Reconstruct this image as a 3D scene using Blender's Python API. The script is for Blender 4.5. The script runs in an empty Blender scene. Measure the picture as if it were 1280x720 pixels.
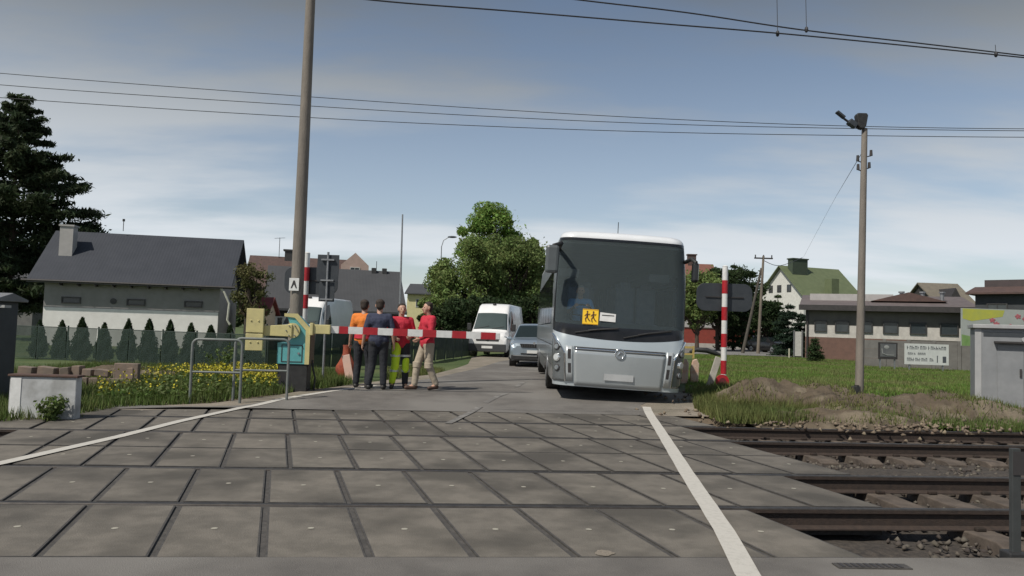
import bpy, bmesh, math, random
import numpy as np
from mathutils import Vector, Matrix
R = math.radians
random.seed(7)
sc = bpy.context.scene
# ------------------------------------------------------------------ camera
CAMH = 1.45; FPX = 950.0
PITCH = R(3.02); ROLL = R(1.8)
_f = Vector((0, math.cos(PITCH), math.sin(PITCH)))
_u0 = Vector((0, -math.sin(PITCH), math.cos(PITCH)))
_r0 = Vector((1, 0, 0))
_u = _u0*math.cos(ROLL) - _r0*math.sin(ROLL)
_r = _r0*math.cos(ROLL) + _u0*math.sin(ROLL)
cam = bpy.data.objects.new('camera', bpy.data.cameras.new('camera'))
sc.collection.objects.link(cam)
cam.matrix_world = Matrix(((_r.x, _u.x, -_f.x, 0), (_r.y, _u.y, -_f.y, 0), (_r.z, _u.z, -_f.z, CAMH), (0, 0, 0, 1)))
cam.data.sensor_width = 36.0
cam.data.lens = 36.0*FPX/1280
cam.data.clip_end = 4000
cam.data.clip_start = 0.05
sc.camera = cam
# ------------------------------------------------------------------ world and sun
SUN_EL = R(51); SUN_AZ = Vector((-0.74, -0.67, 0)).normalized()      # towards the sun: left and behind the camera
world = bpy.data.worlds.new('World'); sc.world = world; world.use_nodes = True
wn = world.node_tree.nodes; wl = world.node_tree.links
wn.clear()
wout = wn.new('ShaderNodeOutputWorld'); bg = wn.new('ShaderNodeBackground')
sky = wn.new('ShaderNodeTexSky'); sky.sky_type = 'NISHITA'; sky.sun_disc = False
sky.sun_elevation = SUN_EL; sky.sun_rotation = math.atan2(SUN_AZ.x, SUN_AZ.y)
sky.air_density = 1.0; sky.dust_density = 1.0
SKY_STRENGTH = 0.085
bg.inputs['Strength'].default_value = SKY_STRENGTH
tc = wn.new('ShaderNodeTexCoord'); sep = wn.new('ShaderNodeSeparateXYZ')
wl.new(tc.outputs['Generated'], sep.inputs[0])
def wmath(op, a, b=None, c=None, clamp=False):
    n = wn.new('ShaderNodeMath'); n.operation = op; n.use_clamp = clamp
    for i, v in enumerate((a, b, c)):
        if v is None: continue
        if isinstance(v, (int, float)): n.inputs[i].default_value = v
        else: wl.new(v, n.inputs[i])
    return n.outputs[0]
zz = wmath('MAXIMUM', sep.outputs[2], 0.0)
den = wmath('ADD', zz, 0.16)
cx = wmath('DIVIDE', sep.outputs[0], den); cy = wmath('DIVIDE', sep.outputs[1], den)
comb = wn.new('ShaderNodeCombineXYZ'); wl.new(cx, comb.inputs[0]); wl.new(cy, comb.inputs[1])
mp = wn.new('ShaderNodeMapping'); mp.inputs['Rotation'].default_value = (0, 0, R(-28)); mp.inputs['Scale'].default_value = (0.45, 1.0, 1)
mp.inputs['Location'].default_value = (0.7, 0.35, 0)
wl.new(comb.outputs[0], mp.inputs[0])
nz = wn.new('ShaderNodeTexNoise'); nz.inputs['Scale'].default_value = 1.25; nz.inputs['Detail'].default_value = 7; nz.inputs['Roughness'].default_value = 0.52
wl.new(mp.outputs[0], nz.inputs[0])
rmp = wn.new('ShaderNodeMapRange'); rmp.interpolation_type = 'SMOOTHSTEP'
rmp.inputs['From Min'].default_value = 0.40; rmp.inputs['From Max'].default_value = 0.62
rmp.inputs['To Min'].default_value = 0.28; rmp.inputs['To Max'].default_value = 0.95
wl.new(nz.outputs[0], rmp.inputs[0])
# a high veil of cloud: bright where it thins towards the horizon, grey where it is thick overhead
thick = wn.new('ShaderNodeMapRange'); thick.interpolation_type = 'SMOOTHSTEP'
thick.inputs['From Min'].default_value = 0.02; thick.inputs['From Max'].default_value = 0.46
wl.new(zz, thick.inputs[0])
ccol = wn.new('ShaderNodeMix'); ccol.data_type = 'RGBA'
ccol.inputs['A'].default_value = (7.5, 8.0, 8.5, 1); ccol.inputs['B'].default_value = (1.35, 1.52, 1.68, 1)
wl.new(thick.outputs[0], ccol.inputs['Factor'])
mixw = wn.new('ShaderNodeMix'); mixw.data_type = 'RGBA'
wl.new(rmp.outputs[0], mixw.inputs['Factor']); wl.new(sky.outputs[0], mixw.inputs['A']); wl.new(ccol.outputs['Result'], mixw.inputs['B'])
wl.new(mixw.outputs['Result'], bg.inputs['Color']); wl.new(bg.outputs[0], wout.inputs[0])
sun = bpy.data.objects.new('sun', bpy.data.lights.new('sun', 'SUN')); sc.collection.objects.link(sun)
sun.data.energy = 3.3; sun.data.angle = R(0.6); sun.data.color = (1.0, 0.94, 0.845)
sd = Vector((SUN_AZ.x*math.cos(SUN_EL), SUN_AZ.y*math.cos(SUN_EL), math.sin(SUN_EL)))
sun.rotation_euler = sd.to_track_quat('Z', 'Y').to_euler()
sc.view_settings.view_transform = 'Standard'; sc.view_settings.look = 'None'
sc.view_settings.exposure = 0.28; sc.view_settings.gamma = 1.0; sc.view_settings.use_curve_mapping = False
# ------------------------------------------------------------------ where things stand
TA = R(5.8); TT = np.array([math.cos(TA), math.sin(TA)]); NN = np.array([-math.sin(TA), math.cos(TA)])
def sstep(a, b, x):
    t = np.clip((np.asarray(x, float)-a)/(b-a), 0, 1); return t*t*(3-2*t)
def zg(x, y):
    """height of the ground: a small rise just beyond the crossing"""
    n = -math.sin(TA)*np.asarray(x, float) + math.cos(TA)*np.asarray(y, float)
    return 0.10*sstep(13.05, 15.2, n)*(1-sstep(19, 28, n))
def ray(px, py):
    d = _f + _r*((px-640)/FPX) + _u*((360-py)/FPX); return d
def W(px, py, Y):
    d = ray(px, py); k = Y/d.y; return Vector((d.x*k, Y, CAMH+d.z*k))
def G(px, py, z=0.0):
    d = ray(px, py); zz_ = z
    for i in range(5):
        k = (zz_-CAMH)/d.z; x, y = d.x*k, d.y*k; zz_ = z+float(zg(x, y))
    return Vector((x, y, zz_))
def TN(t, n, z=0.0): return Vector((TT[0]*t+NN[0]*n, TT[1]*t+NN[1]*n, z))
def tn(p): return (p[0]*TT[0]+p[1]*TT[1], p[0]*NN[0]+p[1]*NN[1])
def gz(x, y): return float(zg(x, y))
# ------------------------------------------------------------------ materials
MATS = {}
def pm(name, c1, c2=None, scale=6.0, rough=0.7, metal=0.0, bump=0.0, bscale=None, coat=0.0, detail=5, lo=0.35, hi=0.65, island=0.0, c3=None, s3=0.6, spec=None, stretch=None, trans=0.0):
    if name in MATS: return MATS[name]
    m = bpy.data.materials.new(name); m.use_nodes = True
    n = m.node_tree.nodes; l = m.node_tree.links; b = n['Principled BSDF']
    b.inputs['Roughness'].default_value = rough; b.inputs['Metallic'].default_value = metal
    if spec is not None: b.inputs['Specular IOR Level'].default_value = spec
    if coat: b.inputs['Coat Weight'].default_value = coat; b.inputs['Coat Roughness'].default_value = 0.08
    if c2 is None: c2 = tuple(x*0.82 for x in c1)
    t = n.new('ShaderNodeTexCoord'); src = t.outputs['Object']
    if stretch:
        mm = n.new('ShaderNodeMapping'); mm.inputs['Scale'].default_value = stretch; l.new(src, mm.inputs[0]); src = mm.outputs[0]
    nz_ = n.new('ShaderNodeTexNoise'); nz_.inputs['Scale'].default_value = scale; nz_.inputs['Detail'].default_value = detail
    nz_.inputs['Roughness'].default_value = 0.6
    l.new(src, nz_.inputs[0])
    mr = n.new('ShaderNodeMapRange'); mr.inputs['From Min'].default_value = lo; mr.inputs['From Max'].default_value = hi
    l.new(nz_.outputs[0], mr.inputs[0])
    mx = n.new('ShaderNodeMix'); mx.data_type = 'RGBA'
    mx.inputs['A'].default_value = (*c1, 1); mx.inputs['B'].default_value = (*c2, 1)
    l.new(mr.outputs[0], mx.inputs['Factor']); col = mx.outputs['Result']
    if c3 is not None:
        n3 = n.new('ShaderNodeTexNoise'); n3.inputs['Scale'].default_value = s3; n3.inputs['Detail'].default_value = 4
        l.new(src, n3.inputs[0])
        m3 = n.new('ShaderNodeMapRange'); m3.inputs['From Min'].default_value = 0.46; m3.inputs['From Max'].default_value = 0.62
        l.new(n3.outputs[0], m3.inputs[0])
        x3 = n.new('ShaderNodeMix'); x3.data_type = 'RGBA'; x3.inputs['B'].default_value = (*c3, 1)
        l.new(m3.outputs[0], x3.inputs['Factor']); l.new(col, x3.inputs['A']); col = x3.outputs['Result']
    if island:
        gi = n.new('ShaderNodeNewGeometry'); hs = n.new('ShaderNodeHueSaturation')
        v = n.new('ShaderNodeMapRange'); v.inputs['To Min'].default_value = 1-island; v.inputs['To Max'].default_value = 1+island
        l.new(gi.outputs['Random Per Island'], v.inputs[0]); l.new(v.outputs[0], hs.inputs['Value'])
        h = n.new('ShaderNodeMapRange'); h.inputs['To Min'].default_value = 0.5-island*0.06; h.inputs['To Max'].default_value = 0.5+island*0.05
        l.new(gi.outputs['Random Per Island'], h.inputs[0]); l.new(h.outputs[0], hs.inputs['Hue'])
        l.new(col, hs.inputs['Color']); col = hs.outputs[0]
    l.new(col, b.inputs['Base Color'])
    if bump:
        nb = n.new('ShaderNodeTexNoise'); nb.inputs['Scale'].default_value = bscale or scale*4; nb.inputs['Detail'].default_value = 6
        l.new(src, nb.inputs[0])
        bp = n.new('ShaderNodeBump'); bp.inputs['Strength'].default_value = bump; bp.inputs['Distance'].default_value = 0.02
        l.new(nb.outputs[0], bp.inputs['Height']); l.new(bp.outputs[0], b.inputs['Normal'])
    if trans:
        tr = n.new('ShaderNodeBsdfTranslucent'); l.new(col, tr.inputs['Color'])
        ms = n.new('ShaderNodeMixShader'); ms.inputs[0].default_value = trans
        o = n['Material Output']; l.new(b.outputs[0], ms.inputs[1]); l.new(tr.outputs[0], ms.inputs[2]); l.new(ms.outputs[0], o.inputs[0])
    MATS[name] = m; return m
def glassmat(name, tint=(0.5, 0.6, 0.6), through=0.6, base=(0.02, 0.03, 0.03)):
    if name in MATS: return MATS[name]
    m = bpy.data.materials.new(name); m.use_nodes = True
    n = m.node_tree.nodes; l = m.node_tree.links; b = n['Principled BSDF']; o = n['Material Output']
    b.inputs['Base Color'].default_value = (*base, 1); b.inputs['Roughness'].default_value = 0.04; b.inputs['IOR'].default_value = 1.52
    t = n.new('ShaderNodeBsdfTransparent'); t.inputs[0].default_value = (*tint, 1)
    fr = n.new('ShaderNodeFresnel'); fr.inputs[0].default_value = 1.5
    mr = n.new('ShaderNodeMapRange'); mr.inputs['To Min'].default_value = 1-through; mr.inputs['To Max'].default_value = 1.0
    l.new(fr.outputs[0], mr.inputs[0])
    ms = n.new('ShaderNodeMixShader'); l.new(mr.outputs[0], ms.inputs[0]); l.new(t.outputs[0], ms.inputs[1]); l.new(b.outputs[0], ms.inputs[2])
    l.new(ms.outputs[0], o.inputs[0]); MATS[name] = m; return m
# ------------------------------------------------------------------ objects
C = sc.collection
def tag(o, label=None, cat=None, group=None, kind=None):
    if label: o['label'] = label
    if cat: o['category'] = cat
    if group: o['group'] = group
    if kind: o['kind'] = kind
    return o
def thing(name, label, cat, loc=(0, 0, 0), rz=0.0, group=None):
    o = bpy.data.objects.new(name, None); C.objects.link(o); o.location = loc; o.rotation_euler = (0, 0, rz)
    o.empty_display_size = 0.2
    return tag(o, label, cat, group)
def copy_tree(o, parent=None):
    c = o.copy(); C.objects.link(c); c.parent = parent
    if parent is not None: c.matrix_parent_inverse = o.matrix_parent_inverse.copy()
    for ch in KIDS.get(o.name, []): 
        k = copy_tree(bpy.data.objects[ch], c); KIDS.setdefault(c.name, []).append(k.name)
    return c
KIDS = {}
def link(name, me, mats, parent=None, loc=(0, 0, 0), bevel=0.0, smooth=None):
    o = bpy.data.objects.new(name, me); C.objects.link(o)
    for m in (mats if isinstance(mats, (list, tuple)) else [mats]): me.materials.append(m)
    o.location = loc
    if parent is not None: o.parent = parent; KIDS.setdefault(parent.name, []).append(o.name)
    if bevel:
        b = o.modifiers.new('bevel', 'BEVEL'); b.width = bevel; b.segments = 2; b.limit_method = 'ANGLE'; b.angle_limit = R(40)
    if smooth is not None:
        me.shade_smooth() if smooth >= 180 else me.set_sharp_from_angle(angle=R(smooth))
    return o
class MB:
    def __init__(s): s.v = []; s.f = []; s.m = []
    def add(s, vs, fs, mat=0):
        b = len(s.v); s.v += [tuple(v) for v in vs]; s.f += [tuple(b+i for i in f) for f in fs]; s.m += [mat]*len(fs); return s
    def box(s, c, d, rz=0.0, rx=0.0, ry=0.0, mat=0):
        M = Matrix.Rotation(rz, 3, 'Z') @ Matrix.Rotation(ry, 3, 'Y') @ Matrix.Rotation(rx, 3, 'X'); c = Vector(c)
        vs = [c + M @ Vector((sx*d[0]/2, sy*d[1]/2, sz*d[2]/2)) for sz in (-1, 1) for sy in (-1, 1) for sx in (-1, 1)]
        return s.add(vs, [(0, 2, 3, 1), (4, 5, 7, 6), (0, 1, 5, 4), (2, 6, 7, 3), (0, 4, 6, 2), (1, 3, 7, 5)], mat)
    def bb(s, x0, x1, y0, y1, z0, z1, mat=0): return s.box(((x0+x1)/2, (y0+y1)/2, (z0+z1)/2), (x1-x0, y1-y0, z1-z0), mat=mat)
    def ring(s, c, ax, r, n):
        ax = Vector(ax).normalized(); a = ax.orthogonal().normalized(); b = ax.cross(a)
        return [Vector(c)+(a*math.cos(2*math.pi*i/n)+b*math.sin(2*math.pi*i/n))*r for i in range(n)]
    def cyl(s, p0, p1, r0, r1=None, n=14, mat=0):
        if r1 is None: r1 = r0
        p0 = Vector(p0); p1 = Vector(p1); ax = p1-p0
        vs = s.ring(p0, ax, r0, n)+s.ring(p1, ax, r1, n)
        fs = [(i, (i+1) % n, n+(i+1) % n, n+i) for i in range(n)]+[tuple(range(n-1, -1, -1)), tuple(range(n, 2*n))]
        return s.add(vs, fs, mat)
    def tube(s, pts, r, n=10, mat=0):
        pts = [Vector(p) for p in pts]; rs = r if isinstance(r, (list, tuple)) else [r]*len(pts)
        vs = []; a = None
        for i, p in enumerate(pts):
            t = (pts[min(i+1, len(pts)-1)]-pts[max(i-1, 0)]).normalized()
            a = t.orthogonal().normalized() if a is None else (a-t*a.dot(t)).normalized()
            b = t.cross(a)
            vs += [p+(a*math.cos(2*math.pi*k/n)+b*math.sin(2*math.pi*k/n))*rs[i] for k in range(n)]
        fs = [(i*n+k, i*n+(k+1) % n, (i+1)*n+(k+1) % n, (i+1)*n+k) for i in range(len(pts)-1) for k in range(n)]
        fs += [tuple(range(n-1, -1, -1)), tuple(range((len(pts)-1)*n, len(pts)*n))]
        return s.add(vs, fs, mat)
    def prism(s, poly, o, ux, uy, h, mat=0):
        """polygon in the plane (ux,uy) at o, extruded by the vector h"""
        o = Vector(o); ux = Vector(ux); uy = Vector(uy); h = Vector(h); n = len(poly)
        b = [o+ux*x+uy*y for x, y in poly]; t = [p+h for p in b]
        fs = [tuple(range(n-1, -1, -1)), tuple(range(n, 2*n))]+[(i, (i+1) % n, n+(i+1) % n, n+i) for i in range(n)]
        return s.add(b+t, fs, mat)
    def ell(s, c, r, n=14, m=9, mat=0):
        vs = []; c = Vector(c)
        for j in range(m+1):
            th = math.pi*j/m
            for i in range(n):
                ph = 2*math.pi*i/n; vs.append(c+Vector((r[0]*math.sin(th)*math.cos(ph), r[1]*math.sin(th)*math.sin(ph), r[2]*math.cos(th))))
        fs = [(j*n+i, (j+1)*n+i, (j+1)*n+(i+1) % n, j*n+(i+1) % n) for j in range(m) for i in range(n)]
        return s.add(vs, fs, mat)
    def grid(s, rows, mat=0):
        nr, nc = len(rows), len(rows[0]); vs = [p for r in rows for p in r]
        return s.add(vs, [(i*nc+j, i*nc+j+1, (i+1)*nc+j+1, (i+1)*nc+j) for i in range(nr-1) for j in range(nc-1)], mat)
    def capsule(s, p0, r0, p1, r1, n=14, mat=0):
        p0 = Vector(p0); p1 = Vector(p1); ax = (p1-p0)
        if ax.length < 1e-5: ax = Vector((0, 0, 1e-4)); p1 = p0+ax
        t = ax.normalized(); pts = []; rs = []
        for k in range(4): a = math.pi/2*(k/4); pts.append(p0-t*r0*math.cos(a)); rs.append(max(r0*math.sin(a), r0*0.02))
        pts.append(p0); rs.append(r0); pts.append(p1); rs.append(r1)
        for k in range(3, -1, -1): a = math.pi/2*(k/4); pts.append(p1+t*r1*math.cos(a)); rs.append(max(r1*math.sin(a), r1*0.02))
        return s.tube(pts, rs, n, mat)
    def mesh(s, name):
        me = bpy.data.meshes.new(name); me.from_pydata(s.v, [], s.f); me.polygons.foreach_set('material_index', s.m)
        bm = bmesh.new(); bm.from_mesh(me); bmesh.ops.recalc_face_normals(bm, faces=bm.faces); bm.to_mesh(me); bm.free()
        return me
    def build(s, name, mats, parent=None, loc=(0, 0, 0), bevel=0.0, smooth=None):
        return link(name, s.mesh(name), mats, parent, loc, bevel, smooth)
def npmesh(name, V, F, k, mats, parent=None, loc=(0, 0, 0)):
    """V (n,3), F (m,k) -> one object"""
    me = bpy.data.meshes.new(name); V = np.ascontiguousarray(V, dtype=np.float32); F = np.ascontiguousarray(F, dtype=np.int32)
    me.vertices.add(len(V)); me.vertices.foreach_set('co', V.ravel())
    me.loops.add(F.size); me.loops.foreach_set('vertex_index', F.ravel())
    me.polygons.add(len(F)); me.polygons.foreach_set('loop_start', np.arange(0, F.size, k, dtype=np.int32))
    me.polygons.foreach_set('loop_total', np.full(len(F), k, dtype=np.int32))
    me.update(calc_edges=True); me.validate()
    return link(name, me, mats, parent, loc)
rng = np.random.default_rng(11)
def leaf_quads(P, size, flat=0.0, asp=0.5, droop=None):
    n = len(P); a = rng.normal(size=(n, 3)); 
    if droop is not None: a = a*0.55+droop
    a /= np.linalg.norm(a, axis=1)[:, None]
    b = rng.normal(size=(n, 3)); b -= (b*a).sum(1)[:, None]*a; b /= np.linalg.norm(b, axis=1)[:, None]
    s_ = (size*rng.uniform(0.6, 1.3, n))[:, None]
    V = np.stack([P-a*s_, P+b*s_*asp, P+a*s_, P-b*s_*asp], 1).reshape(-1, 3)
    return V, np.arange(4*n).reshape(n, 4)
def blades(P, h, w, lean=0.35):
    n = len(P); ang = rng.uniform(0, 2*np.pi, n); d = np.stack([np.cos(ang), np.sin(ang), np.zeros(n)], 1)
    hh = (h*rng.uniform(0.5, 1.3, n)); la = rng.uniform(0, 2*np.pi, n)
    tip = P+np.stack([np.cos(la)*lean*hh*rng.random(n), np.sin(la)*lean*hh*rng.random(n), hh], 1)
    V = np.stack([P-d*w, P+d*w, tip], 1).reshape(-1, 3)
    return V, np.arange(3*n).reshape(n, 3)
# ------------------------------------------------------------------ shared materials
M_conc = pm('concrete_grey', (0.26, 0.245, 0.22), (0.19, 0.18, 0.165), 9, 0.9, bump=0.35, bscale=60, c3=(0.15, 0.14, 0.125), s3=1.1)
M_steel_edge = pm('steel_frame_worn', (0.062, 0.057, 0.051), (0.10, 0.092, 0.083), 14, 0.65, 0.3, bump=0.2)
M_filler = pm('joint_filler', (0.085, 0.079, 0.072), (0.052, 0.049, 0.046), 10, 0.95, bump=0.4)
M_asph = pm('asphalt', (0.150, 0.139, 0.126), (0.112, 0.104, 0.095), 3.0, 0.92, bump=0.45, bscale=150, c3=(0.185, 0.175, 0.16), s3=0.5, detail=9)
M_white = pm('road_paint', (0.50, 0.48, 0.435), (0.41, 0.395, 0.355), 22, 0.8, bump=0.15, lo=0.48, hi=0.74, detail=10)
M_faint = pm('road_paint_worn', (0.24, 0.23, 0.215), (0.145, 0.138, 0.128), 5, 0.85, lo=0.34, hi=0.52)
M_soil = pm('soil', (0.115, 0.088, 0.060), (0.062, 0.049, 0.034), 2.2, 0.98, bump=1.0, bscale=16, c3=(0.17, 0.14, 0.10), s3=1.6, detail=9)
M_ballast = pm('ballast_dirty', (0.075, 0.062, 0.05), (0.035, 0.03, 0.026), 16, 0.97, bump=1.0, bscale=28)
M_stone = pm('ballast_stone', (0.105, 0.09, 0.075), (0.06, 0.05, 0.041), 4, 0.95, island=0.45)
M_grassg = pm('lawn_ground', (0.062, 0.105, 0.022), (0.095, 0.13, 0.032), 0.7, 0.97, bump=0.6, bscale=12, c3=(0.11, 0.12, 0.045), s3=0.25)
M_blade = pm('grass_blade', (0.075, 0.125, 0.022), (0.12, 0.155, 0.04), 0.6, 0.7, island=0.35, trans=0.3)
M_blade_dry = pm('grass_blade_dry', (0.17, 0.17, 0.055), (0.10, 0.135, 0.035), 0.8, 0.8, island=0.4, trans=0.3)
M_verge = pm('verge_ground', (0.085, 0.09, 0.04), (0.15, 0.12, 0.075), 1.5, 0.98, bump=0.8, bscale=18)
M_sand = pm('gravel_shoulder', (0.27, 0.235, 0.19), (0.20, 0.17, 0.135), 2.5, 0.97, bump=0.6, bscale=70, c3=(0.19, 0.17, 0.13), s3=0.8)
M_black = pm('black_rubber', (0.018, 0.018, 0.019), (0.03, 0.03, 0.03), 12, 0.6)
M_blackgloss = pm('black_gloss_trim', (0.012, 0.013, 0.014), (0.02, 0.02, 0.022), 4, 0.18)
M_tyre = pm('tyre_rubber', (0.02, 0.02, 0.02), (0.04, 0.037, 0.033), 20, 0.85, bump=0.2)
M_rim = pm('wheel_metal', (0.45, 0.46, 0.47), (0.32, 0.33, 0.34), 10, 0.35, 0.8)
M_chrome = pm('chrome', (0.75, 0.77, 0.78), (0.68, 0.7, 0.72), 5, 0.12, 1.0)
M_lamp = pm('lamp_glass', (0.80, 0.84, 0.86), (0.65, 0.7, 0.74), 30, 0.12, 0.55)
M_galv = pm('galvanised_steel', (0.33, 0.34, 0.35), (0.24, 0.25, 0.26), 18, 0.5, 0.6)
M_pole = pm('concrete_pole', (0.23, 0.205, 0.175), (0.165, 0.148, 0.128), 5, 0.92, bump=0.35, bscale=50, stretch=(1, 1, 0.25))
M_wire = pm('wire', (0.035, 0.037, 0.04), (0.05, 0.05, 0.055), 5, 0.6, 0.3)
M_red = pm('red_enamel', (0.44, 0.022, 0.03), (0.36, 0.016, 0.024), 10, 0.4)
M_wht = pm('white_enamel', (0.76, 0.76, 0.74), (0.66, 0.66, 0.64), 10, 0.42)
M_signback = pm('sign_back_dark', (0.040, 0.047, 0.055), (0.055, 0.062, 0.07), 5, 0.5, 0.2)
M_glassdark = glassmat('dark_glass', (0.2, 0.25, 0.26), 0.35, (0.015, 0.02, 0.022))
M_glasscar = glassmat('car_glass', (0.5, 0.58, 0.58), 0.55, (0.02, 0.028, 0.03))
M_windshield = glassmat('windshield_glass', (0.88, 0.95, 0.95), 0.87, (0.27, 0.335, 0.35))  # pale base colour stands in for sky reflected in the glass
M_bark = pm('bark', (0.085, 0.062, 0.045), (0.05, 0.037, 0.028), 8, 0.95, bump=0.8, bscale=20, stretch=(1, 1, 0.3))
# ================================================================== THE SETTING
N0, N1 = 4.87, 13.05                    # near and far edge of the slab crossing
RAILN = (6.27, 7.74, 10.16, 11.64)
def sheet(name, L, Rr, mat, off, kind='structure', sub=6):
    """sheet between two polylines (lists of xy), laid on the ground"""
    rows = []
    for i in range(len(L)-1):
        for k in range(sub+(1 if i == len(L)-2 else 0)):
            t = k/sub; a = Vector(L[i][:2]).lerp(Vector(L[i+1][:2]), t); b = Vector(Rr[i][:2]).lerp(Vector(Rr[i+1][:2]), t)
            row = []
            for j in range(9):
                p = a.lerp(b, j/8); row.append((p.x, p.y, gz(p.x, p.y)+off))
            rows.append(row)
    o = MB().grid(rows).build(name, mat); tag(o, kind=kind); return o
# ground: one sheet to the horizon, cut down where the ballast lies
tt = np.unique(np.concatenate([np.linspace(-1500, -60, 12), np.linspace(-60, -22, 20), np.linspace(-22, 34, 113), np.linspace(34, 90, 20), np.linspace(90, 1500, 12)]))
nn = np.unique(np.concatenate([np.linspace(-300, 2, 8), np.array([3.2, 4.3, 4.6]), np.linspace(4.85, 13.1, 14), np.array([13.4, 13.7, 14.1]), np.linspace(14.5, 45, 62), np.linspace(46, 120, 26), np.linspace(140, 2600, 14)]))
Tg, Ng = np.meshgrid(tt, nn, indexing='ij')
Xg = TT[0]*Tg+NN[0]*Ng; Yg = TT[1]*Tg+NN[1]*Ng
Zg = zg(Xg, Yg)-0.03+0.02*np.sin(Xg*1.7)*np.cos(Yg*1.3)*(np.abs(Tg) < 60)
cutm = (Ng > 4.4) & (Ng < 13.09); Zg = np.where(cutm, -0.34, Zg)
V = np.stack([Xg, Yg, Zg], -1).reshape(-1, 3); a, b = Tg.shape
I = np.arange(a*b).reshape(a, b); F = np.stack([I[:-1, :-1], I[1:, :-1], I[1:, 1:], I[:-1, 1:]], -1).reshape(-1, 4)
# ground material: grass with soil showing, worn soil near the tracks on the right
def ground_mat():
    m = bpy.data.materials.new('ground_mix'); m.use_nodes = True; n = m.node_tree.nodes; l = m.node_tree.links; b = n['Principled BSDF']
    b.inputs['Roughness'].default_value = 0.97
    t = n.new('ShaderNodeTexCoord')
    def noise(s, d=6):
        q = n.new('ShaderNodeTexNoise'); q.inputs['Scale'].default_value = s; q.inputs['Detail'].default_value = d; l.new(t.outputs['Object'], q.inputs[0]); return q.outputs[0]
    def mixc(f, a, b_):
        q = n.new('ShaderNodeMix'); q.data_type = 'RGBA'
        if isinstance(f, float): q.inputs['Factor'].default_value = f
        else: l.new(f, q.inputs['Factor'])
        for s_, v in (('A', a), ('B', b_)):
            if isinstance(v, tuple): q.inputs[s_].default_value = (*v, 1)
            else: l.new(v, q.inputs[s_])
        return q.outputs['Result']
    def mr(x, a, b_):
        q = n.new('ShaderNodeMapRange'); q.inputs['From Min'].default_value = a; q.inputs['From Max'].default_value = b_; l.new(x, q.inputs[0]); return q.outputs[0]
    grass = mixc(mr(noise(0.35), 0.4, 0.6), (0.050, 0.082, 0.020), (0.085, 0.11, 0.035))
    soil = mixc(mr(noise(3.0, 9), 0.35, 0.65), (0.17, 0.13, 0.09), (0.10, 0.076, 0.052))
    sx = n.new('ShaderNodeSeparateXYZ'); mp_ = n.new('ShaderNodeMapping'); mp_.vector_type = 'TEXTURE'; mp_.inputs['Rotation'].default_value = (0, 0, TA)
    l.new(t.outputs['Object'], mp_.inputs[0]); l.new(mp_.outputs[0], sx.inputs[0])
    ad = n.new('ShaderNodeMath'); ad.operation = 'MULTIPLY_ADD'; l.new(noise(0.5), ad.inputs[0]); ad.inputs[1].default_value = 7.0; l.new(sx.outputs[1], ad.inputs[2])
    fac = mr(ad.outputs[0], 20.0, 22.0)          # soil near the tracks, grass farther away
    l.new(mixc(fac, soil, grass), b.inputs['Base Color'])
    bp = n.new('ShaderNodeBump'); bp.inputs['Strength'].default_value = 0.7; bp.inputs['Distance'].default_value = 0.04; l.new(noise(14, 8), bp.inputs['Height']); l.new(bp.outputs[0], b.inputs['Normal'])
    return m
go = npmesh('ground', V, F, 4, ground_mat()); tag(go, kind='structure')
# asphalt before the crossing
L = [TN(-30, -12), TN(-30, N0)]; Rr = [TN(6.1, -12), TN(5.35, N0)]
rows = [[TN(-30+i*(36.0)/24, n, 0.002) for i in range(25)] for n in (-12, -6, 0, 2, 3.5, 4.3, N0-0.01)]
o = MB().grid(rows).build('near_road', M_asph); tag(o, kind='structure')
rows = [[TN(-30+i*(36.0)/24, N0-0.01, 0.002-z) for i in range(25)] for z in (0, 0.35)]
# asphalt beyond the crossing
pl = [(-90, None)]
Lp = [TN(-9.3, N1), G(150, 511), G(300, 507), G(400, 490), G(450, 485), G(545, 472.5), G(592, 461.5), G(624, 452)]
Lp = [(p.x, p.y) for p in Lp]; Lp += [(3.5, 50), (13, 80), (30, 120)]
Rp = [TN(3.75, N1), TN(3.9, 13.6), TN(3.95, 14.2), (3.35, 16.2), (3.5, 17.8), (4.3, 22), (5.3, 28), (6.6, 34), (11, 50), (20, 78), (37, 116)]
Rp = [(p[0], p[1]) for p in Rp]
sheet('road', Lp, Rp, M_asph, 0.004)
# gravel shoulders
S1 = [TN(-9.6, N1+.02), G(140, 508), G(262, 504), G(350, 494), G(400, 486), G(440, 481), G(540, 468), G(585, 455), G(590, 446)]
sheet('gravel_shoulder', [(p.x, p.y) for p in S1]+[(1.5, 48), (11, 80)], [(x+.4, y-.05) for x, y in Lp[:9]]+[(3.9, 50), (13.5, 80)], M_sand, -0.002)
S2 = [TN(3.6, N1+.02), TN(3.7, 13.6), TN(3.7, 14.2), (3.2, 16.2), (3.4, 17.8)]; S3 = [TN(6.2, N1+.02), TN(6.0, 13.7), TN(5.2, 14.6), (4.2, 16.3), (3.9, 17.8)]
sheet('gravel_shoulder', [(p[0], p[1]) for p in S2], [(p[0], p[1]) for p in S3], M_sand, 0.0)
# side street on the right, far off
sheet('side_street', [G(868, 442.5), G(990, 446)], [G(868, 434), G(990, 437.5)], pm('street_pale', (0.20, 0.195, 0.185), (0.16, 0.155, 0.15), 0.8, 0.9), 0.01)
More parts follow.
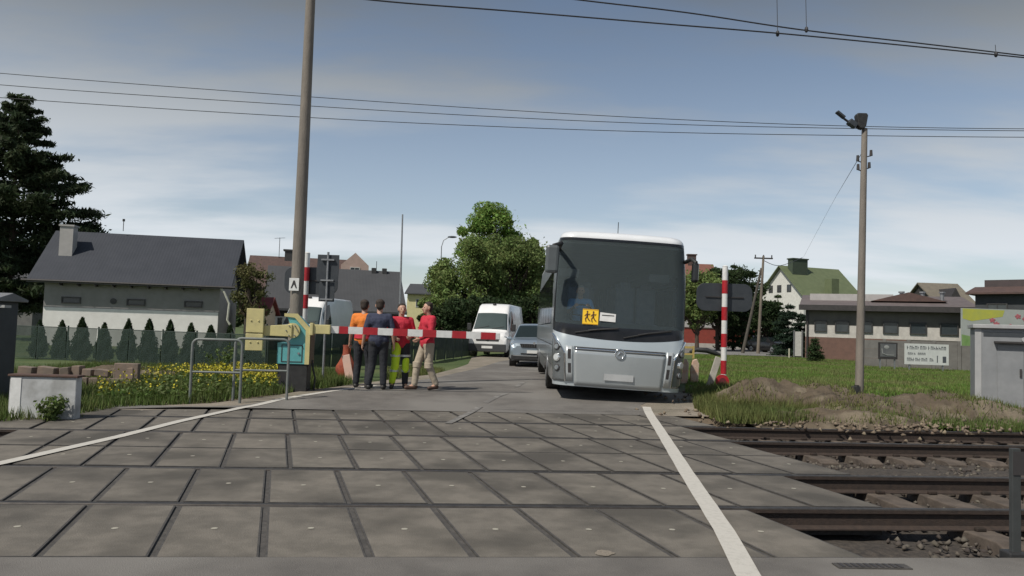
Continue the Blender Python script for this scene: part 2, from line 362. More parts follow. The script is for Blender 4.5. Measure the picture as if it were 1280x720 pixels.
# painted lines
def stripe(name, pts, w, mat, zoff):
    pts = [Vector(p[:2]) for p in pts]; Lr = []; Rr_ = []
    dense = []
    for i in range(len(pts)-1):
        k = max(2, int((pts[i+1]-pts[i]).length/0.35))
        dense += [pts[i].lerp(pts[i+1], j/k) for j in range(k)]
    dense.append(pts[-1]); rws = []
    for i, p in enumerate(dense):
        t = (dense[min(i+1, len(dense)-1)]-dense[max(i-1, 0)]).normalized(); nrm = Vector((-t.y, t.x))
        e = 0.002*math.sin(i*2.3)
        rws.append([(q.x, q.y, gz(q.x, q.y)+zoff) for q in (p-nrm*(w/2+e), p+nrm*(w/2-e))])
    o = MB().grid(rws).build(name, mat); tag(o, kind='structure'); return o
stripe('edge_line', [G(945, 735), G(935, 720), G(905, 664), G(857, 590), G(826, 540), G(808, 510)], 0.155, M_white, 0.010)
stripe('edge_line', [G(-160, 614), G(0, 580), G(75, 563), G(150, 546), G(225, 527), G(300, 510.5), G(350, 500.5), G(400, 491.5), G(470, 482)], 0.14, M_white, 0.010)
for a_, b_ in (((560, 530), (600, 509)), ((607, 505), (634, 492)), ((645, 484), (655, 478))):
    stripe('centre_line', [G(*a_), G(*b_)], 0.11, M_faint, 0.011)
# rough repair patches where the deck meets the near asphalt
for i, (px, py, w_) in enumerate(((756, 692, .07),)):
    g = G(px, py); rr_ = random.Random(i); ring = [(g.x+w_*math.cos(a_)*rr_.uniform(.6, 1.1), g.y+.07*math.sin(a_)*rr_.uniform(.6, 1.2), .0065) for a_ in [k*math.pi/7 for k in range(14)]]
    o = MB().add(ring, [tuple(range(14))]).build('road_patch', M_sand); tag(o, kind='structure')
# ------------------------------------------------------------------ slab crossing
JA = R(-17.0); jd = Vector((math.sin(JA), math.cos(JA), 0)); JK = (jd.x*TT[0]+jd.y*TT[1])/(jd.x*NN[0]+jd.y*NN[1])   # t per n along a joint
deck = thing('crossing_deck', 'grey concrete slab deck carrying the road across both railway tracks', 'level crossing', TN(0, 9))
base = MB()
inv = Matrix.Translation(-deck.location)
def place(o, par):  # world-space mesh under a thing
    o.location = -Vector(par.location)
    return o
def t_at(px, n):
    lo, hi = -40., 40.
    for i in range(50):
        m_ = (lo+hi)/2; p = TN(m_, n); d = p-Vector((0, 0, CAMH)); x = 640+FPX*d.dot(_r)/d.dot(_f)
        if d.dot(_f) <= 0 or x < px: lo = m_
        else: hi = m_
    return lo
PIT = 0.655; t_ref = t_at(640, RAILN[0])
rowsn = [(N0, RAILN[0]-.085, 1186), (RAILN[0]+.055, RAILN[1]-.055, 1140), (RAILN[1]+.085, 8.93, 1072), (8.96, RAILN[2]-.085, 993), (RAILN[2]+.055, RAILN[3]-.055, 966), (RAILN[3]+.085, N1, 943)]
leftpx = [-230, -150, -70, -10, 30, 75]
cand = []
rs = random.Random(5)
for ri, (na, nb, pxr) in enumerate(rowsn):
    tend = t_at(pxr, na); tbeg = t_at(leftpx[ri], na)
    off = JK*(na-RAILN[0])+t_ref+(0.0 if ri in (0, 1) else 0.21 if ri in (2, 3) else 0.33)
    sh_ = JK*(nb-na); kk0 = off+(math.ceil((tbeg-off)/PIT)-1)*PIT-.03; kk1 = off+math.floor((tend-off)/PIT)*PIT-.02
    na_ = na-(.10 if ri in (1, 5) else .075 if ri in (2, 4) else 0); nb_ = nb+(.065 if ri in (0, 2, 4) else .05 if ri in (1, 3) else 0)
    na_ = na if ri else na-.0; rowbed = (na_, nb_)
    base.prism([(kk0, 0), (kk1, 0), (kk1+sh_, nb_-na_), (kk0+sh_, nb_-na_)], TN(0, na_, -0.24-.002*ri), (TT[0], TT[1], 0), (NN[0], NN[1], 0), (0, 0, 0.229))
    k0 = math.ceil((tbeg-off)/PIT); k1 = math.floor((tend-off)/PIT)
    for k in range(k0, k1+1):
        t0 = off+(k-1)*PIT; g = 0.020
        cand.append((na, nb, t0+g, t0+PIT-g, ri))
place(base.build('deck_bed', M_filler, deck), deck)
def slab_mb(na, nb, t0, t1, mb, dz):
    sh = JK*(nb-na); zt = 0.0+dz; e = 0.014
    q = lambda u, v, z: TN(t0+(t1-t0)*u+sh*v, na+(nb-na)*v, z)
    eu = e/(t1-t0); ev = e/(nb-na)
    outer = [(0, 0), (1, 0), (1, 1), (0, 1)]; inner = [(eu, ev), (1-eu, ev), (1-eu, 1-ev), (eu, 1-ev)]
    tl = rs.uniform(-.002, .002)
    vs = [q(u, v, -0.10) for u, v in outer]+[q(u, v, zt-.001+tl*u) for u, v in outer]+[q(u, v, zt+tl*u) for u, v in inner]
    fs = [(0, 1, 5, 4), (1, 2, 6, 5), (2, 3, 7, 6), (3, 0, 4, 7)]
    mb.add(vs, fs+[(4, 5, 9, 8), (5, 6, 10, 9), (6, 7, 11, 10), (7, 4, 8, 11)], 1)
    mb.add(vs[8:], [(0, 1, 2, 3)], 0)
    c = q(0.5+rs.uniform(-.02, .02), 0.5+rs.uniform(-.02, .02), zt+0.001); r_ = 0.024
    ring = [c+Vector((r_*math.cos(a_), r_*math.sin(a_), 0.002)) for a_ in [i*math.pi/4 for i in range(8)]]
    mb.add(ring, [tuple(range(8))], 2)
M_slab = []
for i, (c1, c2) in enumerate((((0.158, 0.142, 0.119), (0.122, 0.110, 0.092)), ((0.147, 0.132, 0.111), (0.113, 0.102, 0.086)), ((0.170, 0.152, 0.127), (0.132, 0.119, 0.099)))):
    M_slab.append(pm('slab_concrete_%s' % 'abc'[i], c1, c2, 4.5, 0.9, bump=0.3, bscale=90, c3=tuple(x*0.60 for x in c2), s3=0.9, detail=12, lo=.42, hi=.60))
M_plug = pm('lifting_plug', (0.40, 0.38, 0.31), (0.30, 0.285, 0.24), 30, 0.8)
def seen(c):
    p = TN((c[2]+c[3])/2, (c[0]+c[1])/2); d = p-Vector((0, 0, CAMH)); x = 640+FPX*d.dot(_r)/d.dot(_f)
    return -60 < x < 1300
cand.sort(key=lambda c: (not seen(c), c[4]))
rest = MB(); nr_ = 0
for i, c in enumerate(cand):
    m_ = M_slab[rs.choice((0, 0, 1, 2))]
    if i < 100:
        mb = MB(); slab_mb(*c[:4], mb, rs.uniform(-.003, .003)); place(mb.build('concrete_slab', [m_, M_steel_edge, M_plug], deck), deck)
    else: slab_mb(*c[:4], rest, rs.uniform(-.003, .003)); nr_ += 1
if nr_:
    o = place(rest.build('concrete_slab', [M_slab[0], M_steel_edge, M_plug], deck), deck); o['kind'] = 'stuff'
# kerb edge of asphalt along slabs: small broken concrete patches
# ------------------------------------------------------------------ tracks
M_rail = pm('rail_rust', (0.050, 0.034, 0.026), (0.032, 0.023, 0.019), 20, 0.85, bump=0.3)
M_railtop = pm('rail_polished', (0.075, 0.068, 0.062), (0.045, 0.041, 0.038), 10, 0.5, 0.5)
M_sleeper = pm('sleeper_concrete', (0.125, 0.10, 0.08), (0.065, 0.052, 0.042), 5, 0.95, bump=0.4)
M_clip = pm('rail_clip', (0.05, 0.035, 0.028), (0.03, 0.025, 0.02), 12, 0.8, 0.3)
prof = [(-.07, -.172), (.07, -.172), (.07, -.162), (.014, -.142), (.012, -.052), (.036, -.038), (.036, -.008), (.026, 0), (-.026, 0), (-.036, -.008), (-.036, -.038), (-.012, -.052), (-.014, -.142), (-.07, -.162)]
for ti, (ra, rb) in enumerate(((RAILN[0], RAILN[1]), (RAILN[2], RAILN[3]))):
    lab = ('nearer railway track sunk into the crossing slabs', 'farther railway track beside the weedy verge')[ti]
    tr = thing('railway_track', lab, 'railway track', TN(0, (ra+rb)/2, -0.17), 0, 'railway tracks over the crossing')
    for n in (ra, rb):
        mb = MB(); ts = [-160, -60, -20, 0, 20, 60, 160]; p0 = TN(-160, n); 
        mb.prism(prof, TN(-160, n, 0.0), (NN[0], NN[1], 0), (0, 0, 1), (TT[0]*320, TT[1]*320, 0), 0)
        for i in range(len(mb.f)):
            if len(mb.f[i]) == 4:
                z = [mb.v[j][2] for j in mb.f[i]]
                if min(z) > -.02: mb.m[i] = 1
        place(mb.build('rail', [M_rail, M_railtop], tr), tr)
    nc = (ra+rb)/2; tendr = t_at((1140, 966)[ti], ra)+0.2; tl0 = t_at((-60, 60)[ti], ra)
    tsl = [tendr+0.35+0.6*i for i in range(52)]+[tl0-0.6*i for i in range(14)]
    for t in tsl:
        mb = MB(); rr = rs.uniform(-.01, .01)
        c = TN(t+rr, nc, -0.245)
        A = TA
        # trapezoid top, ends chamfered
        w, h = 0.13, 0.085
        pr = [(-1.28, -h), (1.28, -h), (1.28, h*.6), (1.18, h), (.35, h*.82), (-.35, h*.82), (-1.18, h), (-1.28, h*.6)]
        mb.prism(pr, c-Vector((TT[0], TT[1], 0))*w, (NN[0], NN[1], 0), (0, 0, 1), (TT[0]*2*w, TT[1]*2*w, 0), 0)
        for n in (ra, rb):
            for s_ in (-1, 1):
                mb.box(TN(t+rr, n+s_*.095, -0.150), (.09, .05, .035), rz=TA, mat=1)
        place(mb.build('sleeper', [M_sleeper, M_clip], tr, bevel=.01), tr)
# ballast bed
tx = np.linspace(-60, 90, 600); nx = np.linspace(4.55, 13.32, 60); Tb, Nb = np.meshgrid(tx, nx, indexing='ij')
Zb = -0.27+0.035*rng.random(Tb.shape)+0.02*np.sin(Tb*3)*np.sin(Nb*4)
for rn in RAILN: Zb -= 0.03*np.exp(-((Nb-rn)/.15)**2)
Zb += 0.05*np.exp(-((Nb-8.95)/.7)**2)
V = np.stack([TT[0]*Tb+NN[0]*Nb, TT[1]*Tb+NN[1]*Nb, Zb], -1).reshape(-1, 3); a, b = Tb.shape
I = np.arange(a*b).reshape(a, b); F = np.stack([I[:-1, :-1], I[1:, :-1], I[1:, 1:], I[:-1, 1:]], -1).reshape(-1, 4)
o = npmesh('ballast_bed', V, F, 4, M_ballast); tag(o, kind='structure')
def stones(name, pts, size, mat, kind='stuff', label=None, flat=0.7):
    base_ = np.array([[1, 0, 0], [-1, 0, 0], [0, 1, 0], [0, -1, 0], [0, 0, 1], [0, 0, -1], [.6, .6, .55], [-.6, .55, -.5]])[:6]
    fo = np.array([[0, 2, 4], [2, 1, 4], [1, 3, 4], [3, 0, 4], [2, 0, 5], [1, 2, 5], [3, 1, 5], [0, 3, 5]])
    n = len(pts); an = rng.uniform(0, 2*np.pi, n); s_ = size*rng.uniform(.5, 1.4, (n, 1, 3)); s_[:, :, 2] *= flat
    B = base_[None]*s_+rng.normal(size=(n, 6, 3))*size*.18
    ca, sa = np.cos(an)[:, None], np.sin(an)[:, None]; X = B[..., 0]*ca-B[..., 1]*sa; Y = B[..., 0]*sa+B[..., 1]*ca
    V = np.stack([X, Y, B[..., 2]], -1)+pts[:, None, :]; F = (fo[None]+(np.arange(n)*6)[:, None, None]).reshape(-1, 3)
    o = npmesh(name, V.reshape(-1, 3), F, 3, mat); tag(o, label, kind=kind); return o
n_ = 15000
t_ = np.concatenate([rng.uniform(3.8, 24, n_), rng.uniform(-26, -7, 4000)]); nr = rng.uniform(4.7, 13.25, len(t_))
pts = np.stack([TT[0]*t_+NN[0]*nr, TT[1]*t_+NN[1]*nr, -0.235+0.02*rng.random(len(t_))], 1)
# keep the stones off the deck
keep = ~((t_ > -14.5) & (t_ < 4.0-(nr-4.87)*0.30))
keep &= np.min(np.abs(nr[:, None]-np.array(RAILN)[None]), 1) > 0.10
stones('ballast', pts[keep], 0.035, M_stone, label='dark brown loose ballast stones between the rails')
# ------------------------------------------------------------------ soil heaps on the right
def heap(px, py, rx, ry, h, seed, label):
    g = G(px, py); r_ = np.random.default_rng(seed); n = 96
    u = np.linspace(-1, 1, n); X, Y = np.meshgrid(u, u, indexing='ij'); rr = np.sqrt(X**2+Y**2)
    Z = np.clip(1-rr**2.2, 0, 1)**.8
    lump = np.zeros_like(X)
    for s_, am, nk in ((.34, .55, 14), (.17, .38, 50), (.085, .20, 160), (.045, .10, 420)):
        for k in range(nk):
            c = r_.uniform(-1, 1, 2); lump += r_.uniform(-1, 1)*am*np.exp(-(((X-c[0])**2+(Y-c[1])**2)/s_**2))
    Z = h*Z*np.clip(0.62+lump*.62, .05, 1.35)+0.035*r_.random(X.shape)*(rr < .93)
    Z = np.where(rr >= 0.97, -0.06, Z-0.02)
    V = np.stack([X*rx, Y*ry, Z], -1).reshape(-1, 3); I = np.arange(n*n).reshape(n, n)
    F = np.stack([I[:-1, :-1], I[1:, :-1], I[1:, 1:], I[:-1, 1:]], -1).reshape(-1, 4)
    o = npmesh('soil_heap', V, F, 4, M_soil, loc=g); tag(o, label, 'soil heap', 'heaps of dug soil beside the tracks'); return o
heap(980, 505, 1.5, 1.0, .55, 1, 'brown soil heap left of the concrete lamp post, beside the dry grass')
heap(1040, 512, 1.1, .9, .55, 2, 'lumpy soil heap just left of the lamp post foot')
heap(1115, 520, 1.7, 1.0, .48, 3, 'wide brown soil heap right of the lamp post foot')
heap(1190, 522, 1.6, .9, .42, 4, 'low brown soil heap in front of the grey cabinet')
heap(1045, 527, 1.6, .7, .28, 5, 'flat crumbly soil heap nearest to the rails')
heap(168, 474, 1.5, .8, .34, 6, 'pale soil heap in front of the green fence on the left')
o = bpy.data.objects['soil_heap.005'] if 'soil_heap.005' in bpy.data.objects else None
cl = []
for px, py, sp, k in ((975, 503, 1.5, 350), (1110, 522, 1.9, 450), (1040, 516, 1.4, 350), (1190, 526, 1.4, 250), (1000, 497, 1.6, 500), (1140, 512, 2.0, 500), (1060, 528, 2.0, 400), (1020, 505, 1.2, 500), (1100, 508, 1.6, 500)):
    g = G(px, py); cl.append(np.stack([g.x+rng.normal(size=k)*sp*.6, g.y+rng.normal(size=k)*sp*.4, np.full(k, g.z+.03)], 1))
stones('soil_clods', np.concatenate(cl), 0.045, pm('clod', (0.22, 0.175, 0.125), (0.13, 0.10, 0.07), 5, 0.98, island=0.25), label='loose brown soil clods strewn round the heaps')
# weeds sprouting on the heaps
Vs = []; Fs = []; b0 = 0
for o in [q for q in bpy.data.objects if q.name.startswith('soil_heap')]:
    co = np.empty(len(o.data.vertices)*3, np.float32); o.data.vertices.foreach_get('co', co); co = co.reshape(-1, 3)+np.array(o.location)
    hi = co[co[:, 2] > o.location.z+.03]; 
    if not len(hi): continue
    q = hi[rng.integers(0, len(hi), 3200)]+rng.normal(size=(3200, 3))*np.array([.04, .04, .0])
    v = np.sin(q[:, 0]*3.1)+np.sin(q[:, 1]*4.3+q[:, 0]*1.7)+rng.normal(size=3200)*.5; q = q[v > .35]; q[:, 2] -= .02
    V, F = blades(q, .11, .010, .8); Vs.append(V); Fs.append(F+b0); b0 += len(V)
o = npmesh('heap_weeds', np.concatenate(Vs), np.concatenate(Fs), 3, M_blade_dry); tag(o, 'thin weeds sprouting on the brown soil heaps', kind='stuff')
# ------------------------------------------------------------------ grass
M_lawn = pm('lawn_blade', (0.11, 0.20, 0.030), (0.165, 0.235, 0.05), 0.45, 0.8, island=0.35, trans=0.3, c3=(0.20, 0.21, 0.08), s3=0.3)
def ptsin(poly, k):
    """random ground points in a pixel-free world polygon (list of xy)"""
    P = np.array([(p[0], p[1]) for p in poly]); lo, hi = P.min(0), P.max(0); out = []
    while sum(map(len, out)) < k:
        q = rng.uniform(lo, hi, (k*2, 2)); ins = np.zeros(len(q), bool); j = len(P)-1
        for i in range(len(P)):
            c = ((P[i, 1] > q[:, 1]) != (P[j, 1] > q[:, 1])) & (q[:, 0] < (P[j, 0]-P[i, 0])*(q[:, 1]-P[i, 1])/(P[j, 1]-P[i, 1]+1e-12)+P[i, 0]); ins ^= c; j = i
        out.append(q[ins])
    q = np.concatenate(out)[:k]; return np.concatenate([q, (zg(q[:, 0], q[:, 1])-.02)[:, None]], 1)
def patchy(P, s, th):
    v = np.sin(P[:, 0]*s+1.3*np.sin(P[:, 1]*s*.7))+np.sin(P[:, 1]*s*1.3+P[:, 0]*s*.4)
    return P[v+rng.normal(size=len(P))*.6 > th]
def grass(name, polys, mat, h, w, label, th=None, lean=.5):
    Vs = []; Fs = []; b0 = 0
    for poly, k in polys:
        P = ptsin(poly, k)
        if th is not None: P = patchy(P, 1.6, th)
        V, F = blades(P, h, w, lean); Vs.append(V); Fs.append(F+b0); b0 += len(V)
    o = npmesh(name, np.concatenate(Vs), np.concatenate(Fs), 3, mat); tag(o, label, kind='stuff'); return o
vergeL = [(p.x, p.y) for p in (G(-40, 530), G(60, 524), G(150, 509), G(262, 503), G(350, 492), G(420, 483), G(440, 479), G(440, 466), G(300, 462), G(120, 458), G(-40, 470))]
grass('verge_grass', [(vergeL, 42000)], M_blade, .17, .010, 'green roadside grass of the left verge')
grass('dry_verge_grass', [(vergeL, 14000)], M_blade_dry, .22, .008, 'tall pale grass stalks of the left verge', th=.2)
vL2 = [(p.x, p.y) for p in (G(478, 476), G(545, 467), G(556, 463), G(520, 458), G(480, 462))]
vL3 = [(p.x, p.y) for p in (G(600, 458), G(640, 450), G(625, 449), G(596, 455))]
grass('verge_grass', [(vL2, 5000)], M_blade_dry, .12, .012, 'short yellowish grass behind the standing people')
vR = [(p.x, p.y) for p in (G(868, 512), G(905, 528), G(1010, 530), G(1030, 510), G(960, 492), G(905, 486), G(868, 492))]
grass('dry_verge_grass', [(vR, 24000)], M_blade_dry, .20, .009, 'yellowish tufted grass around the foot of the right signal mast')
grass('verge_grass', [(vR, 9000)], M_blade, .15, .009, 'green tufts among dry grass beside the farther track', th=.3)
lawn = [(p.x, p.y) for p in (G(856, 492), G(905, 490), G(960, 486), G(1030, 500), G(1130, 507), G(1215, 510), G(1290, 480), G(1290, 462), G(1120, 454), G(985, 447), G(870, 443), G(862, 455))]
grass('lawn_grass', [(lawn, 110000)], M_lawn, .085, .018, 'bright green meadow grass between the soil heaps and the grey wall')
soilw = [(p.x, p.y) for p in (G(1010, 532), G(1290, 540), G(1290, 505), G(1200, 505), G(1150, 520), G(1020, 520))]
grass('weeds', [(soilw, 9000)], M_blade, .16, .010, 'sparse green weeds on the bare soil before the grey cabinet', th=.9)
wl_ = [(p.x, p.y) for p in (G(880, 500), G(940, 492), G(1030, 497), G(1120, 505), G(1215, 508), G(1270, 528), G(1100, 531), G(900, 527))]
grass('tall_weeds', [(wl_, 15000)], M_blade_dry, .30, .010, 'tall dry weeds in clumps around the heaps and the lamp post foot', th=1.0, lean=.9)
grass('meadow_stalks', [(lawn, 16000)], M_blade_dry, .20, .010, 'scattered pale stalks standing in the green meadow', th=.4, lean=.7)
# yellow flowering weeds on the left verge
fl = [(p.x, p.y) for p in (G(120, 506), G(235, 502), G(348, 490), G(360, 478), G(300, 472), G(180, 478), G(120, 488))]
P = ptsin(fl, 1900); P = patchy(P, 1.1, -.5); P[:, 2] += .20+.20*rng.random(len(P))
V, F = leaf_quads(np.repeat(P, 3, 0)+rng.normal(size=(len(P)*3, 3))*.018, .020, asp=.8)
o = npmesh('yellow_flowers', V, F, 4, pm('petal_yellow', (0.50, 0.43, 0.02), (0.40, 0.36, 0.03), 4, 0.6, island=.2)); tag(o, 'yellow rapeseed-like flowers along the left verge', kind='stuff')
st = P.copy(); st[:, 2] -= .3
V, F = blades(st, .34, .006, .15); o = npmesh('flower_stalks', V, F, 3, M_blade); tag(o, 'thin green stalks under the yellow flowers', kind='stuff')
P = ptsin(fl, 5200); P[:, 2] += .05+.16*rng.random(len(P)); V, F = leaf_quads(P, .045, asp=.4)
o = npmesh('weed_leaves', V, F, 4, M_blade); tag(o, 'leafy weeds among the yellow flowers', kind='stuff')
# ------------------------------------------------------------------ trees
def limb(mb, p0, p1, r0, r1, n=7, wob=.06, rr=random):
    p0 = Vector(p0); p1 = Vector(p1); L_ = (p1-p0).length; pts = []; rsl = []
    for i in range(6):
        t = i/5; w = Vector((rr.uniform(-1, 1), rr.uniform(-1, 1), rr.uniform(-1, 1)))*wob*L_*(0 if i in (0, 5) else 1)*.5
        pts.append(p0.lerp(p1, t)+w); rsl.append(r0+(r1-r0)*t)
    mb.tube(pts, rsl, n)
def leafmat(name, c, c2): return pm(name, c, c2, .35, .75, island=.45, trans=.35, spec=.25)
def broadleaf(name, label, cat, loc, H, rad, cols, seed, leaf=.16, nleaf=26000, group=None, lobes=None, low=.22, clump=.8):
    rr = random.Random(seed); t = thing(name, label, cat, loc, 0, group)
    mb = MB(); limb(mb, (0, 0, -.1), (rr.uniform(-.2, .2), 0, H*.62), H*.022+.04, .06, 10, .05, rr)
    tips = []
    lobes = lobes or [(0, 0, H*.62, rad, rad, H*.38)]
    nt = max(24, int(nleaf/330))
    for k in range(nt):
        lx, ly, lz, ax, ay, az = lobes[k % len(lobes)]
        while True:
            d = Vector((rr.uniform(-1, 1), rr.uniform(-1, 1), rr.uniform(-1, 1)))
            if d.length < 1 and d.length > .35: break
        q = Vector((lx+d.x*ax, ly+d.y*ay, max(lz+d.z*az, H*low))); tips.append(q)
        if k < 46: limb(mb, (0, 0, max(q.z*.45, H*.1)), q, .07+H*.003, .012, 5, .16, rr)
    mb.build('trunk', M_bark, t, smooth=60)
    Ps = []
    per = nleaf//len(tips)
    for q in tips:
        s_ = clump*rr.uniform(.55, 1.25)*rad/3
        n = int(per*rr.uniform(.5, 1.5)); v = rng.normal(size=(n, 3)); v /= np.linalg.norm(v, axis=1)[:, None]
        rad_ = rng.random(n)**.45; Ps.append(np.array(q)+v*rad_[:, None]*np.array([s_, s_, s_*.75]))
    for lx, ly, lz, ax, ay, az in lobes:          # loose outer twigs break up the outline
        n = int(nleaf*.09/len(lobes)); v = rng.normal(size=(n, 3)); v /= np.linalg.norm(v, axis=1)[:, None]
        g_ = .80+.32*np.abs(np.sin(v[:, 0]*7+v[:, 2]*5)*np.sin(v[:, 1]*6-v[:, 2]*8)); q = np.array([lx, ly, lz])+v*g_[:, None]*(rng.random(n)**.25)[:, None]*np.array([ax, ay, az])*1.08
        Ps.append(q[q[:, 2] > H*low*.6])
    P = np.concatenate(Ps); V, F = leaf_quads(P, leaf, asp=.42); npmesh('crown', V, F, 4, leafmat(name+'_leaf_%d' % seed, *cols), t)
    return t
def conifer(name, label, cat, loc, H, rad, cols, seed, n=22000, group=None, low=.08, needle=.14, power=.9, gap=0, irregular=.25, droop=.15, taper=None, spread=1.0):
    rr = random.Random(seed); t = thing(name, label, cat, loc, 0, group); mb = MB()
    limb(mb, (0, 0, -.1), (0, 0, H*.97), H*.014+.04, .02, 9, .01, rr)
    Ps = []; levels = max(9, int(H*1.7)); tot = 0; brs = []
    for i in range(levels):
        f = low+(1-low)*(i+rr.uniform(-.3, .3))/levels; f = min(max(f, low), .985)
        prof_ = (1-f)**power if taper is None else taper(f)
        for k in range(rr.randint(5, 7)):
            L_ = rad*prof_*rr.uniform(1-irregular, 1+irregular*.6)+.12
            a_ = rr.uniform(0, 6.283); z = f*H; e = Vector((math.cos(a_)*L_, math.sin(a_)*L_, z-L_*droop+rr.uniform(-.1, .2)*L_))
            brs.append((Vector((0, 0, z)), e, L_)); tot += L_
    for s_, e, L_ in brs:
        if L_ > .5: limb(mb, s_, e, .03+L_*.008, .008, 5, .05, rr)
        k = int(n*L_/tot); u = rng.random(k)**.7*.95+.08; base_ = np.array(s_)[None]*(1-u[:, None])+np.array(e)[None]*u[:, None]
        wid = spread*(.10+.20*L_**.6)*(1.15-u*.6); Ps.append(base_+rng.normal(size=(k, 3))*wid[:, None]*np.array([.62, .62, .30]))
    mb.build('trunk', M_bark, t, smooth=60)
    P = np.concatenate(Ps); V, F = leaf_quads(P, needle, asp=.28); npmesh('crown', V, F, 4, leafmat(name+'_needle_%d' % seed, *cols), t)
    return t
DK = ((0.030, 0.052, 0.020), (0.052, 0.078, 0.028)); MD = ((0.155, 0.215, 0.065), (0.205, 0.26, 0.09)); LT = ((0.18, 0.28, 0.06), (0.235, 0.34, 0.09))
def base_at(px, Y): p = W(px, 400, Y); return (p.x, p.y, gz(p.x, p.y)-.02)
# left pine behind the first house
def ptaper(f): return 1.0*math.sin(min(1, (1.02-f)*1.75))**.85*(.75 if f < .3 else 1)
conifer('pine_tree', 'tall dark pine rising behind the house at the left edge', 'tree', base_at(8, 42), 13.8, 4.6, ((0.034, 0.052, 0.026), (0.056, 0.076, 0.036)), 21, n=60000, low=.12, needle=.19, irregular=.32, droop=-.05, taper=ptaper)
# the big clump in the middle
broadleaf('broadleaf_tree', 'bright green leafy tree forming the top of the central tree clump', 'tree', base_at(612, 66), 12.3, 3.4, LT, 31, leaf=.14, nleaf=27000, lobes=[(0, 0, 9.0, 3.0, 2.5, 2.7), (1.5, 0, 7.2, 2.6, 2.2, 2.6), (-.6, .3, 7.0, 2.3, 2.2, 2.5), (-.1, .4, 10.7, 1.9, 1.7, 1.3)])
broadleaf('broadleaf_tree', 'olive green spreading tree on the left of the central tree clump', 'tree', base_at(585, 58), 8.9, 3.4, MD, 32, leaf=.13, nleaf=25000, lobes=[(0, 0, 4.6, 2.6, 2.2, 2.6), (-1.7, 0, 4.9, 1.5, 1.5, 1.3), (.9, 0, 6.6, 1.7, 1.7, 1.9), (-.3, 0, 2.2, 2.8, 2.2, 1.5)], low=.06, clump=.78)
broadleaf('broadleaf_tree', 'dark leafy tree in the middle of the central clump behind the white van', 'tree', base_at(632, 60), 9.8, 3.6, ((0.13, 0.185, 0.058), (0.175, 0.225, 0.08)), 33, leaf=.13, nleaf=27000, lobes=[(0, 0, 5.6, 2.9, 2.2, 3.0), (1.2, 0, 7.2, 1.7, 1.5, 1.6), (.3, 0, 2.6, 3.2, 2.2, 1.8), (-1.0, .3, 7.0, 1.5, 1.4, 1.5)], low=.06, clump=.78)
broadleaf('broadleaf_tree', 'leafy tree at the right side of the central clump beside the bus', 'tree', base_at(664, 63), 9.6, 2.3, MD, 34, leaf=.15, nleaf=20000, lobes=[(0, 0, 6.4, 1.7, 1.7, 2.6), (.2, 0, 3.4, 2.2, 2, 2.2)])
broadleaf('bush', 'olive green bush between the grey roof and the central trees', 'bush', base_at(553, 52), 4.3, 1.8, MD, 35, leaf=.13, nleaf=15000, lobes=[(0, 0, 2.4, 1.5, 1.4, 1.7)], low=.05)
broadleaf('bush', 'dark low bush at the fence end left of the white van', 'bush', base_at(567, 48), 3.4, 2.0, DK, 36, leaf=.12, nleaf=15000, lobes=[(0, 0, 1.7, 1.9, 1.4, 1.4)], low=.04)
broadleaf('bush', 'dark bush directly behind the white van', 'bush', base_at(612, 52), 3.9, 2.2, DK, 37, leaf=.12, nleaf=17000, lobes=[(0, 0, 2.0, 2.3, 1.4, 1.7)], low=.04)
broadleaf('bush', 'dark bush filling the gap behind the silver car', 'bush', base_at(668, 56), 3.9, 2.4, DK, 38, leaf=.12, nleaf=15000, lobes=[(0, 0, 2.0, 2.6, 1.4, 1.8)], low=.04)
broadleaf('small_tree', 'sparse reddish green young tree beside the first house gable', 'tree', base_at(314, 34), 4.2, 1.0, ((0.13, 0.12, 0.05), (0.09, 0.11, 0.04)), 39, leaf=.075, nleaf=5200, lobes=[(0, 0, 2.6, .75, .7, 1.5)], low=.2, clump=1.1)
# right-hand tree belt behind the signal
for i, (px, Y, H, rad, k, lb) in enumerate((
    (872, 66, 7.6, 2.4, 'b', 'mid green leafy tree just right of the bus'),
    (898, 70, 8.0, 2.6, 'b', 'leafy tree behind the left half of the right signal board'),
    (917, 72, 8.6, 1.7, 'c', 'slim dark spruce rising above the right signal mast'),
    (929, 74, 8.3, 2.4, 'b', 'leafy tree behind the right half of the right signal board'),
    (940, 76, 8.4, 1.5, 'c', 'pointed spruce just left of the wooden power pole'),
    (958, 68, 5.0, 1.7, 'b', 'dark leafy tree behind the wooden power pole'),
    (972, 78, 6.0, 1.3, 'c', 'pointed conifer right of the wooden power pole'))):
    if k == 'b': broadleaf('broadleaf_tree', lb, 'tree', base_at(px, Y), H, rad, (MD, DK)[i % 2], 50+i, leaf=.15, nleaf=15000, lobes=[(0, 0, H*.62, rad*.85, rad*.7, H*.34)], low=.28, group='trees beyond the right signal')
    else: conifer('spruce_tree', lb, 'tree', base_at(px, Y), H, rad, (DK, MD)[i % 2], 50+i, n=11000, needle=.16, group='trees beyond the right signal')
for i, (px, Y, H, rad, lb) in enumerate(((985, 58, 4.2, 1.35, 'blue-grey spruce standing left of the long low building'), (1001, 60, 3.6, 1.2, 'short dark spruce touching the white gate post'))):
    conifer('spruce_tree', lb, 'tree', base_at(px, Y), H, rad, ((0.02, 0.042, 0.025), (0.035, 0.06, 0.035)), 60+i, n=12000, needle=.12, power=.7)
conifer('young_conifer', 'tiny dark conifer in front of the brown wall corner', 'tree', base_at(1020, 46), 1.5, .42, DK, 64, n=4000, needle=.08)
